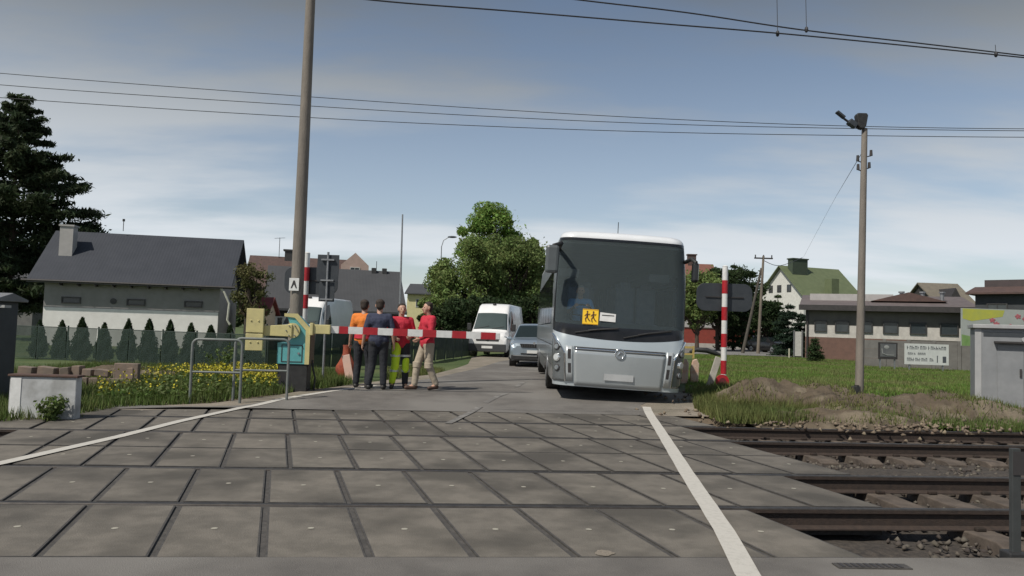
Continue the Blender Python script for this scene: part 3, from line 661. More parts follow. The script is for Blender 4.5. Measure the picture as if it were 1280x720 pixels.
# thujas behind the green mesh fence
def thuja(name, label, cat, loc, H, rad, seed, group):
    t = thing(name, label, cat, loc, 0, group); r_ = np.random.default_rng(seed); n = 4200
    mb = MB(); mb.cyl((0, 0, -.1), (0, 0, H*.9), .025, .006, 8); mb.build('trunk', M_bark, t)
    f = r_.random(n)**1.25; a_ = r_.uniform(0, 2*np.pi, n); pr = np.where(f < .15, .55+f*3, (1-f)/.85)**.72
    lump = 1+.18*np.sin(a_*3+f*14+seed)+.14*np.sin(a_*5-f*23); rr_ = rad*pr*lump*(r_.random(n)**.35)+.01
    P = np.stack([np.cos(a_)*rr_, np.sin(a_)*rr_, .06+f*(H-.06)+r_.normal(size=n)*.02], 1)
    V, F = leaf_quads(P, .045, asp=.4, droop=np.array([0, 0, 1.2])); npmesh('crown', V, F, 4, leafmat('thuja_leaf', (0.022, 0.042, 0.016), (0.038, 0.062, 0.022)), t); return t
tops = [(50, 405), (78, 403), (103, 402), (131, 406), (161, 402), (187, 403), (213, 405), (239, 407), (264, 409), (288, 410), (318, 412)]
side = ('leftmost', 'second', 'third', 'fourth', 'fifth', 'sixth', 'seventh', 'eighth', 'ninth', 'tenth', 'last')
for i, (px, py) in enumerate(tops):
    Y = 24.9-i*.30; top = W(px, py, Y); H = top.z+.06
    thuja('thuja', '%s young thuja from the left behind the green mesh fence' % side[i], 'shrub', (top.x, Y, 0.0), H+random.Random(i).uniform(-.05, .05), .27+.05*((i*7) % 3)/3, 70+i, 'young thujas behind the mesh fence')
# far belts of wood that close the horizon
def wood(name, x0, x1, Y, h, label, k=16000):
    r_ = np.random.default_rng(int(Y)); n = max(18, int((x1-x0)/4)); cxs = r_.uniform(x0, x1, n); hh = h*r_.uniform(.55, 1.1, n)
    idx = r_.integers(0, n, k); v = r_.normal(size=(k, 3)); v /= np.linalg.norm(v, axis=1)[:, None]; v *= (r_.random(k)**.4)[:, None]
    P = np.stack([cxs[idx]+v[:, 0]*3.6, Y+v[:, 1]*4+(idx % 5)*2, hh[idx]*.5+v[:, 2]*hh[idx]*.5], 1)
    V, F = leaf_quads(P, .5, asp=.6); o = npmesh(name, V, F, 4, leafmat('far_wood', (0.045, 0.075, 0.03), (0.07, 0.10, 0.04))); tag(o, label, kind='stuff')
wood('far_trees', -170, -25, 150, 7, 'far line of trees beyond the houses on the left')
wood('far_trees', -25, 60, 165, 8, 'far line of trees beyond the end of the road')
wood('far_trees', 60, 230, 170, 7, 'far line of trees beyond the buildings on the right')
# ================================================================== BUILDINGS
M_stuccoW = pm('stucco_white', (0.80, 0.785, 0.76), (0.72, 0.705, 0.68), 2.5, 0.9, bump=0.15, bscale=60)
M_stuccoG = pm('stucco_grey', (0.40, 0.385, 0.375), (0.345, 0.335, 0.325), 2.5, 0.9, bump=0.2, bscale=60)
M_roofD = pm('roof_anthracite', (0.022, 0.027, 0.038), (0.030, 0.035, 0.047), 1.2, 0.75, bump=0.2)
M_roofG = pm('roof_grey', (0.058, 0.060, 0.064), (0.048, 0.05, 0.054), 1, 0.8, bump=0.2)
M_roofB = pm('roof_brown', (0.10, 0.060, 0.050), (0.07, 0.045, 0.04), 3, 0.8, bump=0.2)
M_roofR = pm('roof_red_tile', (0.20, 0.085, 0.06), (0.14, 0.06, 0.045), 4, 0.8, bump=0.3)
M_roofGreen = pm('roof_green', (0.13, 0.155, 0.08), (0.105, 0.13, 0.066), 2, 0.6, bump=0.2)
M_trimD = pm('trim_dark', (0.03, 0.028, 0.028), (0.045, 0.04, 0.04), 6, 0.6)
M_pane = pm('window_pane', (0.035, 0.045, 0.05), (0.055, 0.065, 0.07), 1.5, 0.12)
M_frameD = pm('frame_dark', (0.05, 0.048, 0.046), (0.035, 0.035, 0.035), 8, 0.5)
M_frameW = pm('frame_white', (0.6, 0.6, 0.58), (0.5, 0.5, 0.48), 8, 0.5)
def ribs(mat, sc_, strength=.08):
    """parallel ribs across the object's local x as bump"""
    m = mat.copy(); n = m.node_tree.nodes; l = m.node_tree.links; t = n.new('ShaderNodeTexCoord'); w = n.new('ShaderNodeTexWave'); w.inputs['Scale'].default_value = sc_
    w.bands_direction = 'X'; l.new(t.outputs['Object'], w.inputs[0]); b = n.new('ShaderNodeBump'); b.inputs['Strength'].default_value = strength; b.inputs['Distance'].default_value = .04
    l.new(w.outputs[0], b.inputs['Height']); l.new(b.outputs[0], n['Principled BSDF'].inputs['Normal']); return m
M_roofDr = ribs(M_roofD, 2.2); M_roofGr = ribs(M_roofG, 1.6); M_roofGreenr = ribs(M_roofGreen, 1.4)
def gable(b, L_, D_, hw, hr, wall, roofm, ov=.4, ovg=.3, th=.14, base=-.3, soffit=None):
    """ridge along local x, front wall at y=0, depth D_ (towards +y); walls + roof as parts"""
    mb = MB(); mb.prism([(0, base), (D_, base), (D_, hw), (D_/2, hr-.02), (0, hw)], (0, 0, 0), (0, 1, 0), (0, 0, 1), (L_, 0, 0)); w = mb.build('wall', wall, b)
    sl = (hr-hw)/(D_/2); mb = MB(); e = ov
    pr = [(-e, hw-e*sl), (D_/2, hr), (D_+e, hw-e*sl), (D_+e, hw-e*sl+th), (D_/2, hr+th), (-e, hw-e*sl+th)]
    mb.prism(pr, (-ovg, 0, 0.012), (0, 1, 0), (0, 0, 1), (L_+2*ovg, 0, 0)); r = mb.build('roof', roofm, b, bevel=.01)
    return w, r
def window(b, x, z, w, h, y=0.0, frame=M_frameD, axis='x', bars=1, depth=.06):
    """a framed window on the wall plane y (facing -y) or, axis='y', on the plane x=y (facing +x)"""
    f = MB(); t = .06
    def bx(u0, u1, v0, v1, d0, d1, mat=0, m=f):
        if axis == 'x': m.bb(u0, u1, y-d1, y-d0, v0, v1, mat)
        else: m.bb(y+d0*axis_s, y+d1*axis_s, u0, u1, v0, v1, mat)
    axis_s = 1 if axis == 'y' else -1
    for u0, u1, v0, v1 in ((x-w/2-t, x-w/2, z-h/2-t, z+h/2+t), (x+w/2, x+w/2+t, z-h/2-t, z+h/2+t), (x-w/2, x+w/2, z-h/2-t, z-h/2), (x-w/2, x+w/2, z+h/2, z+h/2+t)): bx(u0, u1, v0, v1, .002, depth)
    for i in range(bars): u = x-w/2+w*(i+1)/(bars+1); bx(u-.02, u+.02, z-h/2, z+h/2, .014, depth-.012)
    fo = f.build('window', frame, b); g = MB(); bx(x-w/2, x+w/2, z-h/2, z+h/2, .003, .012, 0, g); g.build('pane', M_pane, fo)
    return fo
def frontage(pxl, pxr, Yl, Yr=None):
    """world points of the two bottom corners of a facade from depth, and its heading"""
    Yr = Yr or Yl; a = W(pxl, 400, Yl); b_ = W(pxr, 400, Yr); return a, b_, math.atan2(b_.y-a.y, b_.x-a.x), (Vector((b_.x, b_.y))-Vector((a.x, a.y))).length
# --- first house, left: white garage with an anthracite roof
a, b_, rz, L_ = frontage(53, 273, 36, 37.5)
h1 = thing('garage_house', 'white rendered low house with dark anthracite gable roof at the left', 'house', (a.x, a.y, 0), rz)
w, r = gable(h1, L_, 5.2, 3.28, 5.52, pm('render_grey_eave_shade', (.27, .262, .255), (.235, .228, .22), 2.5, .9, bump=.2, bscale=60), M_roofDr, ov=.45, ovg=.62)  # grey render, its colour deepened with the eave shade above the white band
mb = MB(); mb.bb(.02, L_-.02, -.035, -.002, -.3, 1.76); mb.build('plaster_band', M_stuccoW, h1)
for x in (1.35, 4.35+.25, 7.55): window(h1, x*L_/8.9, 2.12, .72, .20, 0, M_frameD, bars=0)
mb = MB(); mb.cyl((3.45*L_/8.9, .0, 2.14), (3.45*L_/8.9, -.05, 2.14), .14, n=18); mb.build('vent', M_frameD, h1)
mb = MB(); mb.tube([(-.8, -.56, 2.99), (L_+.8, -.56, 2.99)], .06, 8); mb.build('gutter', M_trimD, h1)
mb = MB(); mb.bb(.15, .75, 1.0, 1.6, 4.0, 5.75); mb.bb(.10, .80, .95, 1.65, 5.75, 5.83); mb.build('chimney', M_stuccoG, h1)
mb = MB(); mb.tube([(L_+.1, -.46, 2.98), (L_+.3, -.5, 2.75), (L_+.55, -.5, 2.2), (L_+.5, -.5, 1.4), (L_+.8, -.5, .9), (L_+.95, -.5, .2)], .055, 8); mb.build('downpipe', pm('pipe_cream', (.5, .5, .42), (.42, .42, .36), 6, .5), h1)
mb = MB(); mb.tube([(2.6, 2.4, 5.8), (2.6, 2.4, 6.35)], .02, 6); mb.cyl((2.6, 2.4, 6.3), (2.6, 2.4, 6.42), .06); mb.build('roof_vent', M_frameD, h1)
for i in range(9):
    mb = MB(); mb.bb(.75+i*(L_-1.2)/8.6, .80+i*(L_-1.2)/8.6, -.42, -.02, 2.80, 2.92); mb.build('rafter_end', M_trimD, h1)
# --- building at the extreme left
a, b_, rz, L_ = frontage(-120, 40, 50)
h0 = thing('low_house', 'low dark house with grey sloping roof behind the pine at the left edge', 'house', (a.x, a.y, 0), rz)
gable(h0, L_, 7, 3.2, 5.1, pm('wall_dull', (.16, .16, .155), (.12, .12, .12), 3, .9), M_roofG, ov=.4)
window(h0, L_*.86, 1.9, .9, .9, 0, M_frameD)
# --- second house: long grey roof, bright white wall
a, b_, rz, L_ = frontage(336, 500, 44, 46)
h2 = thing('bungalow', 'long white bungalow under a plain grey roof behind the people', 'house', (a.x, a.y, 0), rz)
gable(h2, L_, 7.5, 2.35, 4.75, M_stuccoW, M_roofGr, ov=.5, ovg=.35)
mb = MB(); mb.bb(.02, L_-.02, -.03, -.002, 1.72, 2.34); mb.build('dark_fascia', M_trimD, h2)  # dark strip painting the eave's shade onto the white wall
for x in (.80, .89):
    mb = MB(); mb.bb(L_*x, L_*x+.28, 3.4, 3.75, 4.4, 5.05); mb.build('chimney', M_frameD, h2)
mb = MB(); mb.tube([(L_*.84, 3.6, 4.7), (L_*.84, 3.6, 5.5)], .02, 5); mb.build('roof_antenna', M_wire, h2)
window(h2, L_*.22, 1.15, .9, .9, 0, M_frameW); window(h2, L_*.9, 1.0, .9, .8, 0, M_frameW)
# --- third house: brown roof farther back
a, b_, rz, L_ = frontage(306, 436, 70, 72)
h3 = thing('brown_roof_house', 'house with faded brown roof and pale dormer behind the grey bungalow roof', 'house', (a.x, a.y, 0), rz)
gable(h3, L_, 8, 4.6, 7.6, pm('wall_pink', (.50, .38, .33), (.44, .33, .29), 3, .9), M_roofB, ov=.4)
mb = MB(); mb.prism([(0, 4.9), (3.3, 4.9), (2.9, 6.2), (.5, 6.2)], (L_*.24, 1.3, 0), (1, 0, 0), (0, 0, 1), (0, 2.0, 0)); mb.build('dormer', pm('dormer_cream', (.62, .54, .47), (.55, .48, .42), 3, .8), h3)
mb = MB(); mb.bb(L_*.32, L_*.32+1.1, 3.4, 4.2, 7.0, 8.3); mb.bb(L_*.32-.15, L_*.32+1.25, 3.3, 4.3, 8.3, 8.45); mb.build('chimney', M_frameD, h3)
mb = MB(); mb.prism([(0, 5), (2.6, 5), (2.6, 7.0), (1.3, 8.2), (0, 7.0)], (L_*.9, .6, 0), (1, 0, 0), (0, 0, 1), (0, 3.0, 0)); mb.build('gable_bay', pm('bay_pink', (.45, .33, .29), (.40, .30, .26), 3, .9), h3)
window(h3, L_*.9+1.3, 6.3, .8, .9, .6, M_frameW)
mb = MB(); mb.tube([(L_*.26, 3.8, 7.6), (L_*.26, 3.8, 9.6)], .03, 5); mb.tube([(L_*.26-.5, 3.8, 9.5), (L_*.26+.5, 3.8, 9.6)], .02, 5); mb.build('roof_antenna', M_wire, h3)
# small red-roofed shed and pink gable house beside the first house
a, b_, rz, L_ = frontage(305, 332, 40)
sh = thing('garden_shed', 'small shed with dark red roof and cream wall right of the first house', 'shed', (a.x, a.y, 0), rz)
gable(sh, L_, 1.6, 1.9, 2.55, pm('shed_cream', (.55, .45, .36), (.5, .4, .32), 3, .9), pm('shed_roof_red', (.16, .03, .03), (.12, .025, .025), 3, .7), ov=.25, ovg=.2)
# yellow house far
a, b_, rz, L_ = frontage(508, 540, 95)
hy = thing('yellow_house', 'pale yellow house with flat dark eave far behind, left of the central trees', 'house', (a.x, a.y, 0), rz)
gable(hy, L_, 9, 5.4, 6.7, pm('wall_yellow', (.60, .55, .30), (.54, .5, .28), 3, .9), M_roofG, ov=.5)
window(hy, L_*.5, 4.2, .9, .9, 0, M_frameW)
# --- right: house with reddish roof behind the bus
a, b_, rz, L_ = frontage(838, 900, 100)
hr_ = thing('red_roof_house', 'house with reddish tiled roof and chimney partly hidden by the bus', 'house', (a.x, a.y, 0), rz)
gable(hr_, L_, 10, 7.0, 11.0, M_stuccoG, M_roofR, ov=.5)
mb = MB(); mb.bb(L_*.5, L_*.5+1.1, 4.6, 5.4, 10, 12.3); mb.bb(L_*.5-.12, L_*.5+1.22, 4.5, 5.5, 12.3, 12.45); mb.build('chimney', M_roofB, hr_)
window(hr_, L_*.72, 6.2, 1.0, 1.0, 0, M_frameW)
# --- green roof house
gx = W(1003, 400, 90)
h4 = thing('green_roof_house', 'white gabled house with a moss green roof on the right', 'house', (gx.x+.6, gx.y+1.2, 0), R(20))
# ridge along local x, gable face at x=0 turned to the left-front
D_ = 8.0; Lh = 8.5
w, r = gable(h4, Lh, D_, 6.6, 10.2, pm('wall_offwhite', (.62, .62, .58), (.54, .54, .5), 3, .9), M_roofGreenr, ov=.6, ovg=.5)
for yy in (2.2, 4.0, 5.6):
    f = MB(); f.bb(-.06, -.002, yy, yy+.75, 7.0, 7.9); fo = f.build('window', M_frameD, h4); g = MB(); g.bb(-.07, -.061, yy+.06, yy+.69, 7.06, 7.84); g.build('pane', M_pane, fo)
mb = MB(); mb.bb(.6, 2.9, 2.7, 3.6, 9.2, 11.1); mb.bb(.5, 3.0, 2.6, 3.7, 11.1, 11.25); mb.build('chimney', pm('chimney_green', (.05, .07, .045), (.04, .055, .04), 3, .8), h4)
window(h4, 3.4, 5.4, 1.0, 1.1, 0, M_frameD); window(h4, 6.2, 5.4, 1.0, 1.1, 0, M_frameD)
mb = MB(); mb.bb(3.1, 4.2, -1.2, -.002, 6.2, 8.6); mb.build('dormer', M_roofGreen, h4)
# --- long low building on the right
a, b_, rz, L_ = frontage(1007, 1216, 52, 48.2)
h5 = thing('low_building', 'long low grey and white building with brown pent roof and a row of small windows', 'building', (a.x, a.y, 0), rz)
M_wg = pm('wall_grey_brown', (.155, .145, .13), (.128, .12, .108), 2, .9, bump=.15)
mb = MB(); mb.bb(0, L_, 0, 7, -.3, 3.5); mb.build('wall', M_wg, h5)
mb = MB(); mb.bb(-.01, L_+.01, -.03, -.002, 1.50, 2.32); mb.build('white_band', pm('band_white', (.52, .50, .46), (.42, .40, .37), 3, .9), h5)
mb = MB(); mb.bb(-.012, L_*.62, -.03, -.002, -.3, 1.498); mb.build('brown_plinth', pm('plinth_brown', (.165, .095, .075), (.13, .078, .062), 2.5, .9, bump=.2), h5)
mb = MB(); mb.prism([(-.6, 3.42), (7.3, 4.55), (7.3, 4.72), (-.6, 3.62)], (-.4, 0, 0), (0, 1, 0), (0, 0, 1), (L_+.8, 0, 0)); rf = mb.build('roof', ribs(pm('roof_mauve', (.15, .125, .12), (.11, .09, .088), 2, .65), 2.5), h5)
mb = MB(); mb.bb(-.42, L_+.42, -.72, -.604, 3.30, 3.66); mb.build('fascia', M_trimD, h5)
mb = MB(); mb.bb(.2, 5.6, 3.2, 6.6, 4.0, 4.62); mb.build('roof_parapet', M_stuccoG, h5)
mb = MB(); mb.prism([(0, 4.1), (4.6, 4.1), (2.3, 4.72)], (L_*.42, 2.0, 0), (1, 0, 0), (0, 0, 1), (0, 4, 0)); mb.build('roof_ridge', M_roofB, h5)
for x in (.62, .75, .87):
    mb = MB(); mb.cyl((L_*x, 3.5, 4.0), (L_*x, 3.5, 4.75), .13); mb.cyl((L_*x, 3.5, 4.75), (L_*x, 3.5, 4.85), .2); mb.build('roof_vent', M_galv, h5)
for px, w_ in ((1027, .66), (1055, .74), (1086, .68), (1117, .78), (1151, .86), (1188, .92)):
    x = (px-1007)/209*L_; f = window(h5, x, 2.26, w_, .66, -.032, M_frameD, bars=0, depth=.10)
mb = MB(); mb.tube([(.12, -.12, 3.4), (.12, -.12, -.2)], .06, 8); mb.build('downpipe', M_trimD, h5)
# --- dark building at the right edge
a, b_, rz, L_ = frontage(1219, 1345, 46, 42.5)
h6 = thing('dark_house', 'dark grey flat-topped building with brown eaves behind the billboard', 'building', (a.x, a.y, 0), rz)
M_dw = pm('wall_charcoal', (.050, .055, .06), (.04, .044, .048), 2, .85, bump=.15)
mb = MB(); mb.bb(0, L_, 0, 7, -.3, 4.35); mb.build('wall', M_dw, h6)
mb = MB(); mb.prism([(-.5, 4.36), (7.4, 4.36), (7.4, 4.50), (1.6, 4.92), (-.5, 4.46)], (-.4, 0, 0), (0, 1, 0), (0, 0, 1), (L_+.8, 0, 0)); mb.build('roof', M_roofB, h6)
mb = MB(); mb.bb(.1, 2.6, 1.7, 6.5, 4.5, 5.35); mb.bb(2.6, L_, 1.9, 6.5, 4.5, 5.7); mb.build('parapet', pm('parapet_dark', (.07, .055, .055), (.055, .045, .045), 2, .85), h6)
window(h6, 1.15, 3.55, .95, .45, 0, M_frameD)
# small tan-roofed house beyond the low building
a, b_, rz, L_ = frontage(1176, 1222, 78)
h7 = thing('tan_roof_house', 'small house with dull tan roof peeping over the low building at the right', 'house', (a.x, a.y, 0), rz)
gable(h7, L_, 8, 5.0, 7.6, M_frameD, pm('roof_tan', (.17, .15, .115), (.135, .12, .095), 3, .85), ov=.4)
mb = MB(); mb.prism([(0, 4.6), (2.6, 4.6), (1.3, 7.0)], (L_*.02, -.3, 0), (1, 0, 0), (0, 0, 1), (0, 3.4, 0)); mb.build('gable_dormer', M_trimD, h7)
# grey fence wall with boards
a, b_, rz, L_ = frontage(1076, 1300, 41, 37.5)
fw = thing('concrete_fence', 'long grey concrete panel fence in front of the low building', 'fence', (a.x, a.y, 0), rz)
mb = MB(); np_ = 7
M_panel = pm('fence_panel', (.165, .16, .15), (.13, .126, .118), 3, .92, bump=.3)
for i in range(np_):
    mb = MB(); x0 = L_*i/np_; x1 = L_*(i+1)/np_; mb.bb(x0+.09, x1-.09, -.03, .03, -.2, .45); mb.bb(x0+.09, x1-.09, -.03, .03, .46, .95); mb.bb(x0+.09, x1-.09, -.03, .03, .96, 1.42); mb.build('panel', M_panel, fw)
for i in range(np_+1):
    mb = MB(); mb.bb(L_*i/np_-.085, L_*i/np_+.085, -.08, .08, -.2, 1.5); mb.build('post', M_panel, fw)
def onwall(px, Yl, py=None): return None
def board(name, label, cat, px0, px1, py0, py1, Y, mats, fn, th=.04, posts=True):
    p0 = W(px0, (py0+py1)/2, Y); p1 = W(px1, (py0+py1)/2, Y); zt = W((px0+px1)/2, py0, Y).z; zb = W((px0+px1)/2, py1, Y).z
    b = thing(name, label, cat, (p0.x, Y, 0), rz if False else 0); w_ = p1.x-p0.x
    mb = MB(); mb.bb(0, w_, 0, th, zb, zt); mb.build('board', mats[0], b)
    fn(b, w_, zb, zt, mats)
    if posts:
        mb = MB(); [mb.bb(x-.03, x+.03, th+.002, th+.06, -.3, zt-.02) for x in (w_*.12, w_*.88)]; mb.build('support', M_galv, b)
    return b
def wsign(b, w_, zb, zt, m):
    h = zt-zb; rr = random.Random(3); mb = MB()
    # three rows of dark lettering too small to read in the photograph
    for row, (fy, hh, n, x0, x1) in enumerate(((.72, .17, 15, .05, .95), (.46, .11, 9, .07, .48), (.16, .16, 13, .05, .66))):
        x = x0*w_
        dx = (x1-x0)*w_/n
        for i in range(n):
            if rr.random() < .10: continue
            cx = x+dx*i; z = zb+fy*h; hh_ = hh*h
            k = rr.randint(0, 3)
            mb = MB(); mb.bb(cx, cx+dx*.2, -.006, -.002, z, z+hh_)
            if k != 1: mb.bb(cx+dx*.5, cx+dx*.7, -.006, -.002, z, z+hh_*(1 if k else .6))
            mb.bb(cx+dx*.2, cx+dx*.5, -.006, -.002, z+hh_*(.8 if k > 1 else .42), z+hh_*(1.0 if k > 1 else .6)); mb.build('letter', m[1], b)
    mb = MB(); mb.bb(.86*w_, .94*w_, -.006, -.002, zb+.12*h, zb+.42*h); mb.build('printed_mark', m[1], b); mb = MB(); mb.bb(.73*w_, .75*w_, -.006, -.002, zb+.12*h, zb+.45*h); mb.build('printed_mark', m[1], b)
board('wall_sign', 'white sign with dark lettering standing before the grey fence', 'sign', 1131, 1186, 430, 456, 37.2, (pm('sign_white', (.60, .62, .60), (.52, .54, .52), 3, .6), pm('sign_ink', (.08, .09, .10), (.06, .07, .08), 3, .6)), wsign)
def dsign(b, w_, zb, zt, m):
    h = zt-zb; mb = MB(); mb.bb(.10*w_, .92*w_, -.01, -.002, zb+.14*h, zt-.08*h); mb.build('picture', m[1], b)
    mb = MB(); mb.tube([(.18*w_, -.016, zb+.62*h), (.22*w_, -.016, zb+.34*h), (.45*w_, -.016, zb+.24*h), (.80*w_, -.016, zb+.24*h)], .02, 6); mb.ell((.42*w_, -.016, zb+.72*h), (.13, .008, .09)); mb.build('picture_motif', m[2], b)
board('picture_board', 'small dark-framed picture board left of the white sign', 'sign', 1098, 1122, 428, 449, 37.6, (M_trimD, pm('pic_grey', (.14, .145, .145), (.09, .095, .1), 2, .6), pm('pic_light', (.3, .31, .3), (.25, .26, .25), 4, .6)), dsign)
def bill(b, w_, zb, zt, m):
    h = zt-zb
    def blob(name, c, pts, y=-.005):
        mb = MB(); mb.prism([(x*w_, zb+z*h) for x, z in pts], (0, y, 0), (1, 0, 0), (0, 0, 1), (0, .003, 0)); mb.build(name, c, b)
    blob('green_field', m[1], [(.0, .0), (1, 0), (1, .22), (.6, .26), (.25, .33), (.1, .25), (0, .3)])
    blob('yellow_banner', m[2], [(.01, .72), (.1, .66), (.40, .80), (.42, .97), (.01, .99)])
    rr = random.Random(9); mb = MB()
    for x, z in ((.30, .70), (.34, .60), (.55, .82), (.62, .76), (.70, .70), (.78, .84), (.86, .60), (.12, .42), (.16, .50), (.48, .55), (.92, .80)):
        for k in range(5):
            a_ = k*1.256+x; mb.ell((x*w_+.10*math.cos(a_), -.012, zb+z*h+.08*math.sin(a_)), (.055, .006, .045), 8, 5)
        mb.ell((x*w_, -.014, zb+z*h), (.06, .006, .05), 8, 5)
    mb.build('pink_motif', m[3], b)
board('billboard', 'pale flowery advertising billboard above the fence at the right edge', 'billboard', 1202, 1330, 387, 434, 36.6, (pm('bill_pale', (.36, .38, .37), (.30, .33, .31), 1.2, .6), pm('bill_green', (.13, .24, .07), (.2, .3, .12), 3, .6), pm('bill_yellow', (.42, .42, .06), (.36, .38, .08), 3, .6), pm('bill_pink', (.42, .12, .14), (.34, .10, .12), 4, .6), pm('bill_dark', (.1, .05, .06), (.08, .05, .05), 4, .6)), bill, th=.08)
# red wall, gate post
a, b_, rz, L_ = frontage(800, 948, 82, 84)
rw = thing('red_wall', 'long low brick-red wall across the street behind the right signal', 'wall', (a.x, a.y, 0), rz)
mb = MB(); mb.bb(0, L_, 0, .3, -.3, 2.05); mb.build('wall_face', pm('wall_red', (.30, .060, .042), (.24, .052, .038), 2.5, .9, bump=.2), rw)
mb = MB(); mb.bb(0, L_, -.05, -.002, -.3, .45); mb.build('plinth', pm('plinth_pale', (.5, .47, .43), (.42, .40, .36), 2.5, .9), rw)
mb = MB(); mb.bb(-.05, L_+.05, -.06, .36, 2.05, 2.17); mb.build('coping', M_roofB, rw)
g = base_at(998, 56)
gp = thing('gate_panel', 'small upright white gate panel at the left end of the low building', 'gate', (g[0], g[1], 0))
mb = MB(); mb.bb(-.24, .24, -.03, .03, .05, 1.85); mb.build('panel', M_frameW, gp, bevel=.01)
mb = MB(); mb.bb(.26, .34, -.05, .05, -.2, 1.95); mb.bb(-.34, -.26, -.05, .05, -.2, 1.95); mb.build('post', M_galv, gp)
g = base_at(987, 52); bo = MB(); bo.cyl((0, 0, -.1), (0, 0, .62), .05, n=12); bo.ell((0, 0, .62), (.05, .05, .03)); o = bo.build('bollard', pm('bollard_cream', (.5, .48, .36), (.4, .39, .3), 5, .7), loc=(g[0], g[1], 0)); tag(o, 'thin cream bollard left of the white gate panel', 'bollard')
# green mesh fence on the left (fabric screen on posts)
def screenmat():
    m = bpy.data.materials.new('green_screen_mesh'); m.use_nodes = True; n = m.node_tree.nodes; l = m.node_tree.links; b = n['Principled BSDF']
    b.inputs['Base Color'].default_value = (.018, .036, .028, 1); b.inputs['Roughness'].default_value = .8
    t = n.new('ShaderNodeBsdfTransparent'); ms = n.new('ShaderNodeMixShader'); ms.inputs[0].default_value = .66
    l.new(t.outputs[0], ms.inputs[1]); l.new(b.outputs[0], ms.inputs[2]); l.new(ms.outputs[0], n['Material Output'].inputs[0]); return m
M_screen = screenmat(); M_screen2 = M_screen.copy(); M_screen2.name = 'green_screen_dense'
for nd in M_screen2.node_tree.nodes:
    if nd.type == 'MIX_SHADER': nd.inputs[0].default_value = .93
M_postg = pm('fence_post_green', (.02, .035, .028), (.03, .045, .035), 10, .5)
a = W(10, 430, 24.6); b_ = W(334, 430, 21.4); c0_ = W(482, 430, 25.6); c_ = W(588, 430, 38)
for (p, q, nseg, mt, ht, lb) in ((a, b_, 8, M_screen, 1.02, 'sheer green mesh fence in front of the young thujas'), (b_, c0_, 4, M_screen2, 1.22, 'dense dark green mesh fence between the barrier drive and the people'), (c0_, c_, 8, M_screen2, 1.22, 'dense dark green mesh fence running back to the white van')):
    rz = math.atan2(q.y-p.y, q.x-p.x); L_ = math.hypot(q.x-p.x, q.y-p.y)
    fe = thing('mesh_fence', lb, 'fence', (p.x, p.y, gz(p.x, p.y)), rz, 'green mesh fences on the left')
    for i in range(nseg):
        x0 = L_*i/nseg; x1 = L_*(i+1)/nseg; rows = [[(x0+.02+(x1-x0-.04)*u/6, .012*math.sin(u*1.9+v*2+i), ht*v/3+(-.012*math.sin(u*math.pi/6)*(v == 3))) for u in range(7)] for v in range(4)]
        MB().grid(rows).build('screen_panel', mt, fe)
    for i in range(nseg+1): mb = MB(); mb.cyl((L_*i/nseg, .04, -.2), (L_*i/nseg, .04, ht+.06), .025, n=10); mb.build('post', M_postg, fe)
    mb = MB(); mb.tube([(0, .03, ht), (L_, .03, ht)], .012, 6); mb.build('top_wire', M_postg, fe)
# rubble / blocks and low wall at left
g = G(100, 484)
cw = thing('block_wall', 'low weathered concrete block wall behind the white box at the left', 'wall', (g.x, g.y, 0), R(4))
mb = MB()
rq = random.Random(12); x = -1.2
while x < .55:
    w__ = rq.uniform(.18, .5); mb.box((x+w__/2, rq.uniform(0, .12), .13), (w__-.02, .2, .30), rz=rq.uniform(-.08, .08), ry=rq.uniform(-.05, .05)); mb.box((x+w__/2+.05, rq.uniform(0, .1)+.05, .37), (w__*.8, .18, rq.uniform(.12, .24)), rz=rq.uniform(-.2, .2), ry=rq.uniform(-.12, .12)); x += w__
mb.bb(.58, 1.02, .02, .16, -.05, .56)
mb.build('blocks', pm('block_brown', (.22, .165, .13), (.15, .125, .105), 3, .95, bump=.4), cw, bevel=.012)
# ================================================================== RAILWAY FURNITURE
# grey cabinet at the extreme left
g = Vector((-8.35, 11.9, 0))
cb = thing('relay_booth', 'tall dark grey relay booth cut by the left edge of the picture', 'cabinet', (g.x, g.y, 0), R(2))
M_cabd = pm('cabinet_dark', (.045, .054, .064), (.036, .043, .052), 4, .6, bump=.1)
mb = MB(); mb.bb(-1.0, .27, 0, .6, -.05, 1.62); mb.build('body', M_cabd, cb, bevel=.01)
mb = MB(); mb.prism([(-.12, 1.62), (.72, 1.62), (.72, 1.66), (.30, 1.76), (-.12, 1.66)], (-1.1, 0, 0), (0, 1, 0), (0, 0, 1), (1.46, 0, 0)); mb.build('roof', pm('cabinet_roof', (.20, .205, .21), (.16, .165, .17), 4, .6), cb, bevel=.01)
mb = MB(); mb.bb(-.85, .12, -.022, -.002, .1, 1.5); d_ = mb.build('door', M_cabd, cb, bevel=.006); mb = MB(); mb.bb(.02, .06, -.06, -.024, .75, .92); mb.build('handle', M_galv, d_)
mb = MB(); mb.bb(.20, .46, -.07, .10, 1.52, 1.56); mb.build('bracket', pm('cab_pale', (.4, .4, .38), (.33, .33, .32), 5, .6), cb)
